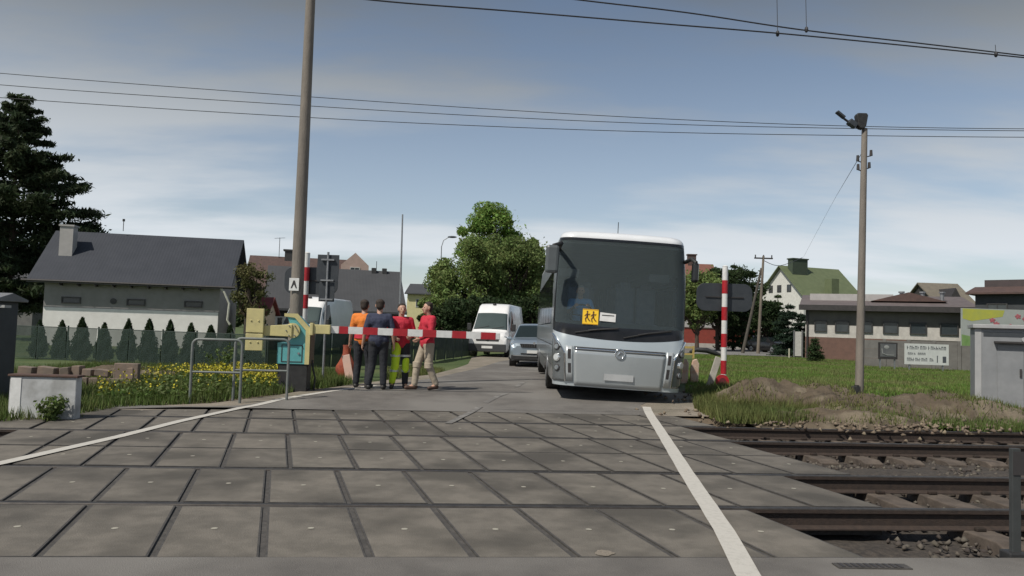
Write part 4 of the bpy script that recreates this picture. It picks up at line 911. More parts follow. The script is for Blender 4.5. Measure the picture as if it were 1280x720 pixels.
# white concrete box
g = G(52, 523)
wb = thing('concrete_box', 'low whitewashed concrete box with rusty brown lid at the left trackside', 'box', (g.x, g.y, 0), R(3))
mb = MB(); mb.bb(-.46, .44, 0, .16, -.25, .57); mb.build('body', pm('whitewash_dirty', (.50, .51, .51), (.38, .385, .385), 3, .9, bump=.25, c3=(.28, .28, .27), s3=2.2), wb, bevel=.012)
mb = MB(); mb.bb(-.48, .46, -.02, .18, .57, .60); mb.build('lid', pm('lid_rust', (.11, .06, .045), (.075, .05, .04), 6, .85, bump=.2), wb, bevel=.006)
mb = MB(); mb.bb(-.44, -.30, -.008, -.002, -.2, .55); mb.build('pale_stripe', M_wht, wb)  # white strip painting the sunlit left part of the front
# plants at its foot
def plant(name, label, cat, loc, h, r, n, mat, size):
    t = thing(name, label, cat, loc); mb = MB(); Ps = []
    for i in range(9):
        a_ = i*2.4; e = Vector((math.cos(a_)*r*(.4+.6*((i*7) % 5)/5), math.sin(a_)*r*(.4+.6*((i*3) % 5)/5), h*(.6+.4*((i*4) % 7)/7)))
        mb.tube([(0, 0, -.03), e*.5+Vector((0, 0, h*.1)), e], [.008, .006, .003], 5); u = rng.random(n//9)**.6
        Ps.append(np.array(e)[None]*u[:, None]+rng.normal(size=(n//9, 3))*.035)
    mb.build('stem', M_blade, t); V, F = leaf_quads(np.concatenate(Ps), size, asp=.5); npmesh('leaves', V, F, 4, mat, t); return t
g = G(70, 524); plant('weed_plant', 'dusty green weed at the front of the white box', 'plant', (g.x, g.y-.12, -.02), .34, .22, 500, M_blade, .035)
g = G(92, 520); plant('weed_plant', 'small weed beside the right corner of the white box', 'plant', (g.x+.02, g.y-.1, -.02), .26, .16, 300, M_blade_dry, .03)
g = G(262, 470); plant('weed_plant', 'wispy shrub sprout above the railing near the thujas', 'plant', (g.x-.3, g.y+1.5, -.02), .85, .5, 380, M_blade, .04)
# tubular railings
M_rail2 = pm('railing_paint', (.14, .165, .155), (.20, .205, .195), 9, .55, .2)
def railing(px, py, w, label, rz=R(8)):
    g = G(px, py); t = thing('tube_railing', label, 'railing', (g.x, g.y, g.z), rz, 'tube railings before the barrier post')
    pts = [(0, 0, -.15), (0, 0, .98)]+[(.10-.10*math.cos(a_), 0, .98+.10*math.sin(a_)) for a_ in (.4, .8, 1.2, 1.57)]
    pts += [(w-.10+.10*math.sin(a_), 0, .98+.10*math.cos(a_)) for a_ in (0, .4, .8, 1.2, 1.57)]+[(w, 0, -.15)]
    mb = MB(); mb.tube(pts, .024, 10); mb.build('frame', M_rail2, t, smooth=60); mb = MB(); mb.tube([(0, 0, .52), (w, 0, .52)], .02, 8); mb.build('mid_bar', M_rail2, t, smooth=60)
railing(237, 503, .82, 'left grey tube railing with a free left end among yellow flowers')
railing(291, 500, .92, 'right grey tube railing running up to the yellow counterweight')
# big concrete pole
g = W(365.5, 490, 15.8)
cp = thing('concrete_pole', 'tall concrete pole rising out of the picture beside the barrier drive', 'pole', (g.x, 15.8, gz(g.x, 15.8)))
mb = MB(); mb.cyl((0, 0, -.3), (0, 0, 10.5), .145, .085, 24); mb.build('shaft', M_pole, cp, smooth=40)
mb = MB(); mb.bb(-.125, .075, -.160, -.150, 1.98, 2.24); pq = mb.build('plate', M_wht, cp)
mb = MB(); 
mb.prism([(-.09, 2.03), (-.065, 2.03), (-.025, 2.11), (.015, 2.03), (.04, 2.03), (-.01, 2.19), (-.04, 2.19)], (0, -.1605, 0), (1, 0, 0), (0, 0, 1), (0, -.003, 0))
mb.build('plate_mark', M_trimD, pq)
# barrier drive
g = G(361, 489); bz = g.z
bd = thing('barrier_drive', 'teal and yellow barrier drive on a black foot at the left of the road', 'barrier', (g.x, 15.0, gz(g.x, 15.0)), R(5))
M_teal = pm('teal_paint', (.12, .40, .41), (.10, .34, .35), 5, .5, c3=(.15, .40, .39), s3=2); M_yel = pm('yellow_paint_faded', (.60, .53, .24), (.47, .42, .21), 4, .55)
M_sideshade = pm('side_brown', (.13, .10, .06), (.10, .08, .05), 5, .7)
mb = MB(); mb.bb(-.26, .30, -.2, .25, -.05, .52); mb.build('foot', M_black, bd, bevel=.01)
prof_ = [(-.28, .52), (.31, .52), (.31, 1.20), (.06, 1.46), (-.13, 1.46), (-.06, 1.30), (-.02, 1.02), (-.10, .93), (-.28, .93)]
mb = MB(); mb.prism(prof_, (0, -.22, 0), (1, 0, 0), (0, 0, 1), (0, .48, 0)); mb.build('housing', M_teal, bd, bevel=.008)
edge = [(.25, .522), (.335, .522), (.335, 1.22), (.08, 1.50), (-.17, 1.50), (-.17, 1.44), (.03, 1.42), (.25, 1.18)]
mb = MB(); mb.prism(edge, (0, -.245, 0), (1, 0, 0), (0, 0, 1), (0, .028, 0)); mb.build('trim', M_yel, bd)
mb = MB(); mb.prism([(.337, .53), (.345, .53), (.345, 1.23), (.337, 1.23)], (0, -.22, 0), (1, 0, 0), (0, 0, 1), (0, .48, 0)); mb.build('side_cover', M_sideshade, bd)  # thin dark brown plate painting the shade on the housing's right side
mb = MB(); mb.cyl((0.0, -.30, 1.17), (0.0, -.19, 1.17), .145, n=24); hb = mb.build('hub', M_yel, bd, smooth=40)
for a_ in range(6): mb = MB(); mb.cyl((.105*math.cos(a_*1.047), -.348, 1.17+.105*math.sin(a_*1.047)), (.105*math.cos(a_*1.047), -.30, 1.17+.105*math.sin(a_*1.047)), .012, n=6); mb.build('bolt', M_galv, hb)
mb = MB(); mb.bb(-.20, .20, -.228, -.2205, .56, .575); mb.bb(-.20, -.185, -.228, -.2205, .575, .88); mb.bb(.185, .20, -.228, -.2205, .575, .88); mb.bb(-.20, .20, -.228, -.2205, .88, .895); mb.build('hatch_seam', M_trimD, bd)
mb = MB(); mb.cyl((.13, -.24, .73), (.13, -.22, .73), .022, n=12); mb.build('lock', M_galv, bd)
mb = MB(); mb.tube([(.40, .05, -.05), (.42, .03, .25), (.37, .02, .45), (.35, .02, .60)], .018, 8); mb.build('cable', M_black, bd)
mb = MB(); mb.prism([(-.60, 1.06), (0, 1.05), (0, 1.29), (-.60, 1.24)], (0, -.33, 0), (1, 0, 0), (0, 0, 1), (0, .07, 0)); mb.build('counter_arm', M_yel, bd, bevel=.008)
for z0, z1 in ((1.16, 1.62), (.82, 1.14)):
    mb = MB(); mb.bb(-.84, -.52, -.42, -.335, z0-.05, z1-.05)
    for s_ in (-.75, -.61): mb.cyl((s_, -.435, (z0+z1)/2-.05), (s_, -.42, (z0+z1)/2-.05), .018, n=8)
    mb.build('counterweight', M_yel, bd, bevel=.01)
mb = MB(); mb.bb(.33, .72, -.30, -.20, 1.12, 1.30); mb.bb(.34, .40, -.34, -.16, 1.09, 1.33); mb.build('arm_socket', M_yel, bd, bevel=.01)
# the lowered boom (held by the drive: one thing with it)
bm_ = thing('barrier_boom', 'lowered red and white barrier boom crossing in front of the people', 'barrier boom', (0, 0, 0))
p0 = W(404, 411.5, 14.85); p1 = W(625, 420.5, 15.5); ax = (p1-p0); LB = ax.length; bm_.location = p0; bm_.rotation_euler = (0, -math.asin(ax.z/LB), math.atan2(ax.y, ax.x))
def bx_(px): return (px-404)/221*LB
segs = [(404, 423, 0, .052), (423, 434, 1, .058), (434, 452, 0, .052), (452, 470, 1, .060), (470, 489, 0, .060), (489, 507, 1, .060), (507, 526, 0, .060), (526, 543, 1, .060), (543, 563, 0, .060), (563, 581, 1, .060), (581, 600, 0, .058), (600, 619, 1, .056), (619, 625, 0, .054)]
mb = MB(); mb.bb(0, LB, -.022, .022, -.068, .068); mb.build('beam', M_wht, bm_, bevel=.01)
for a_, b2, c, hh in segs:
    if c: mb = MB(); mb.bb(bx_(a_), bx_(b2), -.026, .026, -.071, .071); mb.build('red_band', M_red, bm_)
    elif b2-a_ > 10: mb = MB(); mb.bb(bx_(a_)+.012, bx_(b2)-.012, -.025, .025, -.0695, .0695); mb.build('white_band', M_wht, bm_)
# signal masts seen from behind
def signal(px, py_base, Y, label, H, cx, w, board_z, hh):
    g = W(px, py_base, Y); t = thing('crossing_signal', label, 'signal', (g.x, Y, gz(g.x, Y)), 0, 'level crossing signal masts seen from behind')
    n = int(H/.335); s_ = (H-.02)/n; r_ = .072
    mb = MB(); mb.cyl((0, 0, -.1), (0, 0, H-.005), r_, n=20); mb.build('mast', M_wht, t, smooth=40)
    for i in range(n):
        if (n-1-i) % 2 == 1: mb = MB(); mb.cyl((0, 0, i*s_), (0, 0, (i+1)*s_), r_+.003, n=20); mb.build('red_band', M_red, t, smooth=40)
    mb = MB(); mb.cyl((0, 0, H-.006), (0, 0, H+.02), r_+.006, .04, n=20); mb.build('cap', M_wht, t)
    # dark board with rounded ends carrying two lamps that face away
    rr = hh; pts = []
    q_ = rr*.62
    for cx_, cz_, a0_ in ((w/2-q_, rr-q_, 90), (w/2-q_, -rr+q_, 0), (-w/2+q_, -rr+q_, -90), (-w/2+q_, rr-q_, -180)):
        for i in range(7): a_ = R(a0_-15*i); pts.append((cx_+q_*math.cos(a_), cz_+q_*math.sin(a_)))
    mb = MB(); mb.prism(pts, (cx, .10, board_z), (1, 0, 0), (0, 0, 1), (0, .03, 0)); bdd = mb.build('board', M_signback, t, bevel=.005)
    mb = MB(); mb.bb(cx-w*.34, cx+w*.34, .075, .098, board_z-.012, board_z+.016); mb.build('bracket', M_trimD, t)
    mb = MB(); mb.bb(-.05, .05, .05, .10, board_z-.12, board_z+.12); mb.build('clamp', M_trimD, t)
    for s2 in (-1, 1):
        mb = MB(); mb.cyl((cx+s2*w*.27, .131, board_z), (cx+s2*w*.27, .30, board_z), .13, .13, 18); mb.build('lamp_hood', M_black, t)
    mb = MB(); mb.cyl((0, 0, -.05), (0, 0, .02), .13, n=18); mb.build('base_ring', M_red, t)
    return t
signal(904, 489, 19.6, 'red and white banded signal mast standing right of the bus', 3.12, .02, 1.45, 2.32, .36)
sg = signal(377, 470, 18.4, 'red and white banded signal mast half hidden behind the concrete pole', 3.02, .10, 1.30, 2.35, .33)
# foot details of the right mast
g = W(903, 484, 19.35); o = MB().cyl((0, 0, 0), (0, .06, 0), .17, n=20).cyl((0, -.01, 0), (0, .07, 0), .09, n=16, mat=1).build('reflector_disc', [M_red, pm('disc_dark', (.16, .02, .03), (.1, .02, .02), 4, .6)], loc=(g.x, 19.35, gz(g.x, 19.35)+.17)); tag(o, 'round red disc leaning at the foot of the right signal mast', 'disc')
g = W(893, 484, 19.8)
o = MB().box((0, 0, .40), (.17, .05, .86), ry=R(17)).build('concrete_board', pm('board_pale', (.48, .46, .41), (.38, .36, .32), 4, .9, bump=.2), loc=(g.x, 19.9, 0.05), bevel=.01); tag(o, 'pale narrow slab leaning against the right signal mast', 'slab')
for i, px in enumerate((855, 868)):
    g = W(px, 484, 21.5); o = MB().prism([(-.10, -.05), (.11, -.05), (.13, .52), (.06, .66), (-.05, .62), (-.12, .35)], (0, 0, 0), (1, 0, 0), (0, 0, 1), (0, .10, 0)).build('marker_stone', pm('stone_pink', (.50, .28, .20), (.55, .47, .38), 5, .9, bump=.3), loc=(g.x, 21.5, gz(g.x, 21.5)), bevel=.02)
    tag(o, ('pinkish marker stone half hidden behind the bus corner', 'pinkish marker stone in the weeds between bus and signal mast')[i], 'stone')
g = base_at(861, 44); yb = thing('ochre_gate', 'small ochre frame standing in the grass just right of the bus', 'frame', (g[0], g[1], 0)); mb = MB()
for x in (-.3, .3): mb.bb(x-.05, x+.05, -.05, .05, -.1, .75)
mb.bb(-.3, .3, -.04, .04, .60, .72); mb.bb(-.3, .3, -.04, .04, .22, .32); mb.build('rail', pm('ochre', (.45, .33, .10), (.38, .28, .1), 4, .8), yb)
g = base_at(884, 46); mb = MB()
mb.tube([(-1.0, 0, .35), (-.6, .1, .5), (0, 0, .48), (.6, .1, .3), (.9, 0, .22)], [.08, .14, .16, .13, .05], 8); o = mb.build('fallen_pipe', M_black, loc=(g[0], g[1], 0), smooth=60); tag(o, 'dark hose lying in the grass under the right signal board', 'pipe')
# traffic sign seen from behind
g = W(404, 463, 17.6)
ts = thing('road_sign', 'dark backs of two stacked road signs on a thin grey post', 'road sign', (g.x, 17.6, gz(g.x, 17.6)))
mb = MB(); mb.cyl((0, 0, -.2), (0, 0, 2.98), .026, n=12); mb.build('post', M_galv, ts, smooth=40)
mb = MB(); mb.prism([(-.24, 2.29), (.24, 2.29), (.255, 2.6), (.25, 2.92), (-.25, 2.92), (-.255, 2.6)], (.0, .03, 0), (1, 0, 0), (0, 0, 1), (0, .02, 0)); mb.build('upper_plate', M_signback, ts, bevel=.004)
mb = MB(); mb.bb(-.19, .17, .03, .05, 1.83, 2.275); mb.build('lower_plate', M_signback, ts, bevel=.004)
for z in (1.88, 2.32, 2.8): mb = MB(); mb.bb(-.15, .15, -.032, .0285, z-.018, z+.018); mb.build('clamp', M_galv, ts)
# orange bundle with pale board at the fence
g = G(432, 474)
t = thing('orange_sack', 'crumpled orange red sack slumped against the fence left of the people', 'sack', (g.x, g.y, g.z))
rows = []; rr = random.Random(4)
for j in range(9):
    v = j/8; r_ = .20*(math.sin(min(1, v*1.15+.18)*math.pi*.9)+.12); rows.append([(math.cos(u*.5236)*r_*(1+.18*math.sin(u*2+j)), math.sin(u*.5236)*r_*.7*(1+.12*math.cos(u*3+j)), v*.82) for u in range(13)])
MB().grid(rows).build('sack', pm('sack_orange', (.36, .075, .03), (.22, .05, .03), 6, .8, bump=.5), t, smooth=180)
g2 = G(437, 475); o = MB().box((0, 0, .30), (.19, .04, .62), ry=R(-14), rx=R(-8)).build('leaning_board', pm('board_pink', (.60, .40, .32), (.5, .36, .3), 4, .8), loc=(g2.x, g2.y-.25, g2.z), bevel=.012); tag(o, 'pale pink board leaning on the orange sack', 'board')
# lamp post at right
g = W(1073.5, 505, 17.0)
lp = thing('lamp_post', 'slim concrete lamp post with floodlights on the right of the tracks', 'lamp post', (g.x, 17, gz(g.x, 17)-.02))
lean = W(1081, 150, 17.0)-W(1073.5, 505, 17.0); lx = lean.x/lean.z
ztop = W(1080, 165, 17).z
mb = MB(); mb.cyl((0, 0, -.3), (lx*ztop, 0, ztop), .095, .062, 16); mb.build('shaft', M_pole, lp, smooth=40)
mb = MB(); mb.prism([(-.13, .0), (-.09, -.24), (-.04, -.30), (.05, -.30), (.09, -.24), (.13, 0), (.10, .05), (-.10, .05)], (lx*ztop-.09, -.10, ztop+.28), (1, 0, 0), (0, 0, 1), (0, .16, 0)); mb.build('lamp_head', M_black, lp, bevel=.015)
mb = MB(); mb.tube([(lx*ztop, 0, ztop-.4), (lx*ztop-.03, -.03, ztop-.05), (lx*ztop-.09, -.04, ztop+.05)], .03, 8); mb.tube([(lx*ztop-.08, 0, ztop-.02), (lx*ztop-.28, .0, ztop+.08), (lx*ztop-.62, .02, ztop+.33)], [.03, .03, .022], 8); mb.build('bracket', M_trimD, lp)
mb = MB(); mb.box((lx*ztop-.28, .0, ztop+.10), (.20, .16, .12), ry=R(35)); mb.box((lx*ztop-.55, .0, ztop+.30), (.22, .14, .05), ry=R(38)); mb.build('floodlight', M_signback, lp, bevel=.01)
for dx, dz in ((-.15, -.75), (-.14, -.95), (.15, -.62), (.11, -.90)):
    mb = MB(); mb.cyl((lx*ztop+dx, 0, ztop+dz), (lx*ztop+dx, 0, ztop+dz+.13), .035, .028, 10); mb.tube([(lx*ztop+dx, 0, ztop+dz), (lx*ztop, 0, ztop+dz-.04)], .012, 6); mb.build('insulator', M_trimD, lp)
g = G(1068, 511); t = thing('marker_post', 'short black marker post at the foot of the lamp post', 'post', (g.x, g.y-.05, g.z-.02)); mb = MB(); mb.cyl((0, 0, -.05), (0.02, 0, .48), .035, .045, 10); mb.build('stem', M_black, t); mb = MB(); mb.bb(-.08, .09, -.04, .05, .30, .46); mb.build('head', M_black, t, bevel=.02)
# grey equipment cabinet at right
g = W(1219, 505, 17.2)
eq = thing('equipment_cabinet', 'light grey metal trackside cabinet with door at the right edge', 'cabinet', (g.x, 17.2, 0), R(-25))
M_cg = pm('cabinet_grey', (.24, .25, .26), (.20, .21, .22), 3, .6, bump=.08); M_cl = pm('cabinet_light', (.38, .385, .385), (.32, .325, .33), 3, .6)
mb = MB(); mb.bb(0, 2.0, 0, .9, -.2, 1.78); mb.build('body', M_cg, eq, bevel=.012)
mb = MB(); mb.bb(-.05, 2.05, -.08, .98, 1.78, 1.87); mb.build('roof', M_cl, eq, bevel=.012)
mb = MB(); mb.bb(-.006, .12, -.012, -.002, -.18, 1.775); mb.build('corner_post', M_cl, eq)
mb = MB(); mb.bb(.42, .92, -.03, -.002, -.05, 1.42); dr = mb.build('door', M_cg, eq, bevel=.006); mb = MB(); mb.bb(.84, .88, -.06, -.032, .72, .90); mb.build('handle', M_trimD, dr)
mb = MB(); mb.bb(.98, 1.6, -.03, -.002, -.05, 1.42); mb.build('door', M_cg, eq, bevel=.006)
mb = MB(); mb.bb(.36, 1.05, -.16, -.002, 1.46, 1.50); mb.build('canopy', M_trimD, eq)
mb = MB(); mb.bb(.16, 1.9, -.008, -.002, 1.60, 1.70); mb.build('shadow_seam', M_signback, eq)
mb = MB(); mb.bb(1.02, 1.12, -.10, -.035, 1.50, 1.66); mb.cyl((.92, -.04, 1.55), (.92, -.10, 1.55), .05, n=12); mb.build('door_lamp', M_cl, eq)
mb = MB(); mb.bb(.92, .97, -.04, -.002, .4, .7); mb.build('lock_plate', M_trimD, eq)
# dark post close at right
g = W(1269, 700, 5.3)
t = thing('track_marker', 'dark weathered steel post with black foot close at the right edge', 'post', (g.x, 5.3, -.25)); mb = MB(); mb.bb(-.030, .030, -.02, .02, 0, .98); mb.build('stem', pm('post_dark', (.05, .055, .055), (.035, .038, .038), 6, .7), t, bevel=.004); mb = MB(); mb.bb(-.075, .055, -.06, .06, -.05, .28); mb.build('foot', M_black, t, bevel=.01); mb = MB(); mb.bb(-.026, .05, -.026, -.021, .80, .96); mb.build('tab', M_trimD, t)
# iron cover in the asphalt at the bottom right
g = G(1090, 709); t = thing('drain_cover', 'flat dark iron drain cover in the asphalt before the slabs', 'drain cover', (g.x, g.y, .004), R(3)); mb = MB(); mb.bb(-.24, .24, -.05, .05, -.02, .006); mb.build('frame', M_steel_edge, t)
mb = MB(); [mb.bb(-.21+i*.042, -.19+i*.042, -.038, .038, .0065, .010) for i in range(10)]; mb.build('grate', M_trimD, t)
# thin poles far behind
def thinpole(px, pyt, pyb, Y, r_, label, lamp=False):
    b0 = W(px, pyb, Y); top = W(px+(pyb-pyt)*.028, pyt, Y); t = thing('street_lamp' if lamp else 'steel_pole', label, 'street lamp' if lamp else 'pole', (b0.x, Y, 0)); H = top.z
    mb = MB(); mb.cyl((0, 0, -.1), (top.x-b0.x-.0, 0, H), r_, r_*.6, 10); mb.build('shaft', M_galv, t)
    if lamp:
        mb = MB(); mb.tube([(top.x-b0.x, 0, H-.02), (top.x-b0.x+.15, 0, H+.5), (top.x-b0.x+.6, 0, H+.8)], .035, 6); mb.build('arm', M_galv, t); mb = MB(); mb.ell((top.x-b0.x+.85, 0, H+.80), (.38, .15, .09)); mb.build('lamp_head', M_signback, t)
thinpole(499, 268, 420, 43, .07, 'bare thin steel pole rising above the grey bungalow roof')
thinpole(549, 308, 412, 62, .06, 'slender curved street lamp left of the central trees', True)
# wooden A pole
g = base_at(948, 62); t = thing('power_pole', 'wooden A-shaped power pole with a crossarm beyond the meadow', 'power pole', (g[0], g[1], 0)); Mw = pm('wood_pole', (.19, .165, .13), (.13, .11, .09), 5, .95, stretch=(1, 1, .2))
mb = MB(); mb.cyl((0, 0, -.2), (.34, 0, 8.0), .14, .09, 10); mb.build('upright', Mw, t); mb = MB(); mb.cyl((-1.25, .1, -.2), (.22, 0.1, 7.0), .14, .09, 10); mb.build('brace', pm('wood_dark', (.09, .08, .065), (.065, .058, .05), 5, .95), t)
mb = MB(); mb.bb(-.40, 1.1, -.06, .06, 7.75, 7.86); [mb.cyl((x, 0, 7.86), (x, 0, 8.08), .05, n=8) for x in (-.32, .35, 1.02)]; mb.build('crossarm', M_trimD, t)
# ================================================================== WIRES
def wire(name, label, pts, r_, group, parent=None):
    P = [W(*p) for p in pts]; out = []
    for i in range(len(P)-1):
        for k in range(8):
            t_ = k/8; p_1 = P[max(i-1, 0)]; p2 = P[min(i+2, len(P)-1)]
            a0, a1 = P[i], P[i+1]; m0 = (a1-p_1)*.5; m1 = (p2-a0)*.5
            out.append(a0*(2*t_**3-3*t_**2+1)+m0*(t_**3-2*t_**2+t_)+a1*(-2*t_**3+3*t_**2)+m1*(t_**3-t_**2))
    out.append(P[-1]); o = MB().tube(out, r_, 6).build(name, M_wire, parent)
    if parent is None: tag(o, label, 'overhead wire', group)
    return o
gW = 'thin power lines across the sky'
wire('power_line', 'uppermost of the three thin lines from the left edge', [(-300, 62, 25), (0, 91.5, 25), (380, 120.5, 25), (640, 138, 25), (860, 150, 25), (1060, 157.5, 25), (1280, 161, 25), (1500, 160, 25)], .011, gW)
wire('power_line', 'middle one of the three thin lines from the left edge', [(-300, 76, 24.6), (0, 106, 24.6), (380, 132, 24.6), (640, 147, 24.6), (860, 156, 24.6), (1060, 160.5, 24.6), (1280, 163.5, 24.6), (1500, 163, 24.6)], .011, gW)
wire('power_line', 'lowest of the three thin lines from the left edge', [(-300, 95, 24.2), (0, 122, 24.2), (380, 146.5, 24.2), (640, 159, 24.2), (860, 166, 24.2), (1075, 169.5, 24.2), (1280, 171.5, 24.2), (1500, 171, 24.2)], .011, gW)
cat_ = thing('contact_line', 'twin dark contact wires hanging over the tracks at the top of the sky', 'overhead wire', (0, 0, 0))
def cw_(pts, r_, nm='contact_wire'): return wire(nm, None, pts, r_, None, cat_)
cw_([(300, -22, 10.2), (465, 0, 10.4), (640, 14, 10.9), (820, 29, 11.2), (1010, 45, 11.6), (1280, 72, 12.2), (1500, 95, 12.7)], .011)
cw_([(500, -28, 10.6), (725, 0, 11.1), (860, 16, 11.4), (1000, 37, 11.7), (1140, 53, 12.0), (1280, 69.5, 12.3), (1500, 96, 12.8)], .011)
for px, py, Y in ((972, 42, 11.55), (1008, 37, 11.7), (1245, 68, 12.2)):
    p = W(px, py, Y); mb = MB(); top = W(px-2, -60, Y) if px < 1200 else W(px-1, 56, Y); mb.tube([p, top], .005, 5); mb.ell(p, (.03, .03, .05), 8, 6); mb.build('dropper', M_wire, cat_)
wire('service_wire', 'thin wire from the wooden pole to the green roof chimney', [(953, 325, 70), (975, 332, 76), (1003, 322, 88)], .03, None)
wire('service_wire', 'faint wire rising from the green roof chimney to upper right', [(1004, 322, 88), (1036, 262, 60), (1078, 190, 17.1)], .008, None)
# ================================================================== THE COACH
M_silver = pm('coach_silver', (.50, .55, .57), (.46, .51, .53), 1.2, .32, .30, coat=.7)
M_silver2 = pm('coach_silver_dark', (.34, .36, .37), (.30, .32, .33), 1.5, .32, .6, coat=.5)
M_roofw = pm('coach_roof_white', (.72, .74, .76), (.66, .68, .70), 2, .35, coat=.4)
M_inter = pm('coach_interior', (.16, .17, .175), (.13, .14, .145), 3, .9)
M_seat = pm('coach_seat', (.13, .15, .19), (.10, .12, .16), 8, .9)
M_glassbus = glassmat('coach_side_glass', (.5, .55, .55), .15, (.02, .025, .028))
BX, BY = 2.09, 14.75
bus = thing('coach', 'silver coach facing the camera with a yellow children sign low on its windscreen', 'coach', (BX, BY, gz(BX, BY)-.03), 0)
bus.rotation_euler = (0, R(2.2), R(-0.5)); bus.scale = (1.055, 1.03, 1.045)
def bw(z):
    if z < .9: return 1.185+.05*(z-.28)/.62
    if z < 2.0: return 1.235+.01*(z-.9)
    if z < 3.09: return 1.246-.045*((z-2.0)/1.09)**2
    q = min(1, (z-3.09)/.16); return 1.201-.16*(1-math.sqrt(max(0, 1-q*q)))
def byf(z):
    if z < .95: return .03*(1-(z-.28)/.67)**2
    if z < 1.35: return .10*((z-.95)/.40)**2
    if z < 3.09: return .10+.30*((z-1.35)/1.74)**1.15
    q = min(1, (z-3.09)/.16); return .40+.22*(1-math.sqrt(max(0, 1-q*q)))
CR = .30; BOW = .10; BL = 11.4
def BP(u, z, off=0.0):
    """outer skin: |u|<=1 front, 1..1.5 corner, 1.5..2.5 side"""
    w = bw(z); yf = byf(z); s_ = 1 if u >= 0 else -1; a = abs(u)
    if a <= 1: return Vector((s_*a*(w-CR), yf+BOW*a*a*.6-off, z))
    if a <= 1.5:
        ph = (a-1)*math.pi; return Vector((s_*(w-CR+(CR+off)*math.sin(ph)), yf+BOW*.6+CR-(CR+off)*math.cos(ph)+BOW*.0, z))
    return Vector((s_*(w+off), yf*(1-(a-1.5))+BOW*.6+CR+(a-1.5)*BL, z))
def patch(name, mat, u0, u1, zlo, zhi, off=0, nu=40, nz=10, par=None, loop=None, thick=None):
    mb = MB(); rows = []
    for j in range(nz+1):
        r_ = []
        for i in range(nu+1):
            u = u0+(u1-u0)*i/nu; a = zlo(u) if callable(zlo) else zlo; b_ = zhi(u) if callable(zhi) else zhi
            r_.append(BP(u, a+(b_-a)*j/nz, off))
        rows.append(r_)
    mb.grid(rows); o = mb.build(name, mat, par or bus, smooth=35); 
    if thick: s_ = o.modifiers.new('solid', 'SOLIDIFY'); s_.thickness = thick; s_.offset = 0
    return o
smile = lambda u: 1.32-.15*max(0, 1-(abs(u)/1.5)**2.4)
ZW = lambda u: 1.46-.05*max(0, 1-(abs(u)/1.5)**2)
patch('lower_body', M_silver, -1.5, 1.5, .28, smile, nu=60, nz=16)
for s_ in (-1, 1):
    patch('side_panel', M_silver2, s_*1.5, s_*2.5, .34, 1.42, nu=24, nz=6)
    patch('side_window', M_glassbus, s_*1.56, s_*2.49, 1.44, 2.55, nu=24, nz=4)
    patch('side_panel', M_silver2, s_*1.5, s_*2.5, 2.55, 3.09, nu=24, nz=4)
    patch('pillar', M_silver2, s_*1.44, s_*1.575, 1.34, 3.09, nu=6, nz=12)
    for uu in (1.70, 1.86, 2.02, 2.18, 2.34):
        patch('window_post', M_blackgloss, s_*(uu-.004), s_*(uu+.004), 1.44, 2.55, off=.004, nu=2, nz=4)
    patch('side_line', M_trimD, s_*1.52, s_*2.5, 1.00, 1.02, off=.004, nu=20, nz=1)
    patch('side_line', M_trimD, s_*1.52, s_*2.5, .62, .635, off=.004, nu=20, nz=1)
patch('black_band', M_blackgloss, -1.46, 1.46, smile, ZW, off=.004, nu=60, nz=3)
patch('windscreen', M_windshield, -1.42, 1.42, ZW, 3.07, nu=60, nz=14, off=.002)
patch('windscreen_surround', M_blackgloss, -1.46, 1.46, 3.05, 3.10, off=.006, nu=60, nz=2)
for s_ in (-1, 1): patch('windscreen_surround', M_blackgloss, s_*1.36, s_*1.46, ZW, 3.08, off=.006, nu=4, nz=12)
# roof
rows = []
for j in range(9):
    z = 3.09+.16*math.sin(j/8*math.pi/2); rows.append([BP(u, z) for u in [-2.5, -2.2, -1.9, -1.7]+[-1.5+3.0*i/40 for i in range(41)]+[1.7, 1.9, 2.2, 2.5]])
last = rows[-1]; n = len(last); mb = MB(); mb.grid(rows)
for f_ in (.7, .35, .0):
    rows2 = [[Vector((p.x*f_, p.y, 3.25+.05*(1-f_))) for p in last]]
mb.add([tuple(p) for p in last], [tuple(range(n))]); mb.build('roof', M_roofw, bus, smooth=40)
mb = MB(); yb = BP(2.5, 1).y; mb.prism([(-bw(z), z) for z in (.34, 1, 2, 3.09)]+[(-1.0, 3.25), (1.0, 3.25)]+[(bw(z), z) for z in (3.09, 2, 1, .34)], (0, yb+.001, 0), (1, 0, 0), (0, 0, 1), (0, .08, 0)); mb.build('rear_panel', M_silver2, bus)
mb = MB(); mb.bb(-1.15, 1.15, .35, yb-.05, .30, .42); mb.build('underbody', M_black, bus)
mb = MB(); mb.bb(-1.16, 1.16, .55, yb-.05, 1.06, 1.10); mb.build('cabin_floor', M_inter, bus)
mb = MB(); mb.bb(-1.14, 1.14, 7.8, 7.85, 1.1, 2.95); mb.bb(-1.14, 1.14, .6, yb-.1, 3.0, 3.03); mb.build('cabin_lining', M_inter, bus)
for s_ in (-1, 1): mb = MB(); mb.bb(min(s_*1.13, s_*.72), max(s_*1.13, s_*.72), 1.6, 7.8, 2.42, 2.58); mb.build('luggage_rack', pm('rack_grey', (.16, .165, .17), (.12, .125, .13), 4, .6), bus)
# dashboard
mb = MB(); mb.prism([(.28, 1.38), (.45, 1.50), (.95, 1.46), (1.0, 1.1), (.35, 1.1)], (-1.12, 0, 0), (0, 1, 0), (0, 0, 1), (2.24, 0, 0)); mb.build('dashboard', pm('dash', (.09, .10, .105), (.07, .08, .085), 5, .7), bus, bevel=.02)
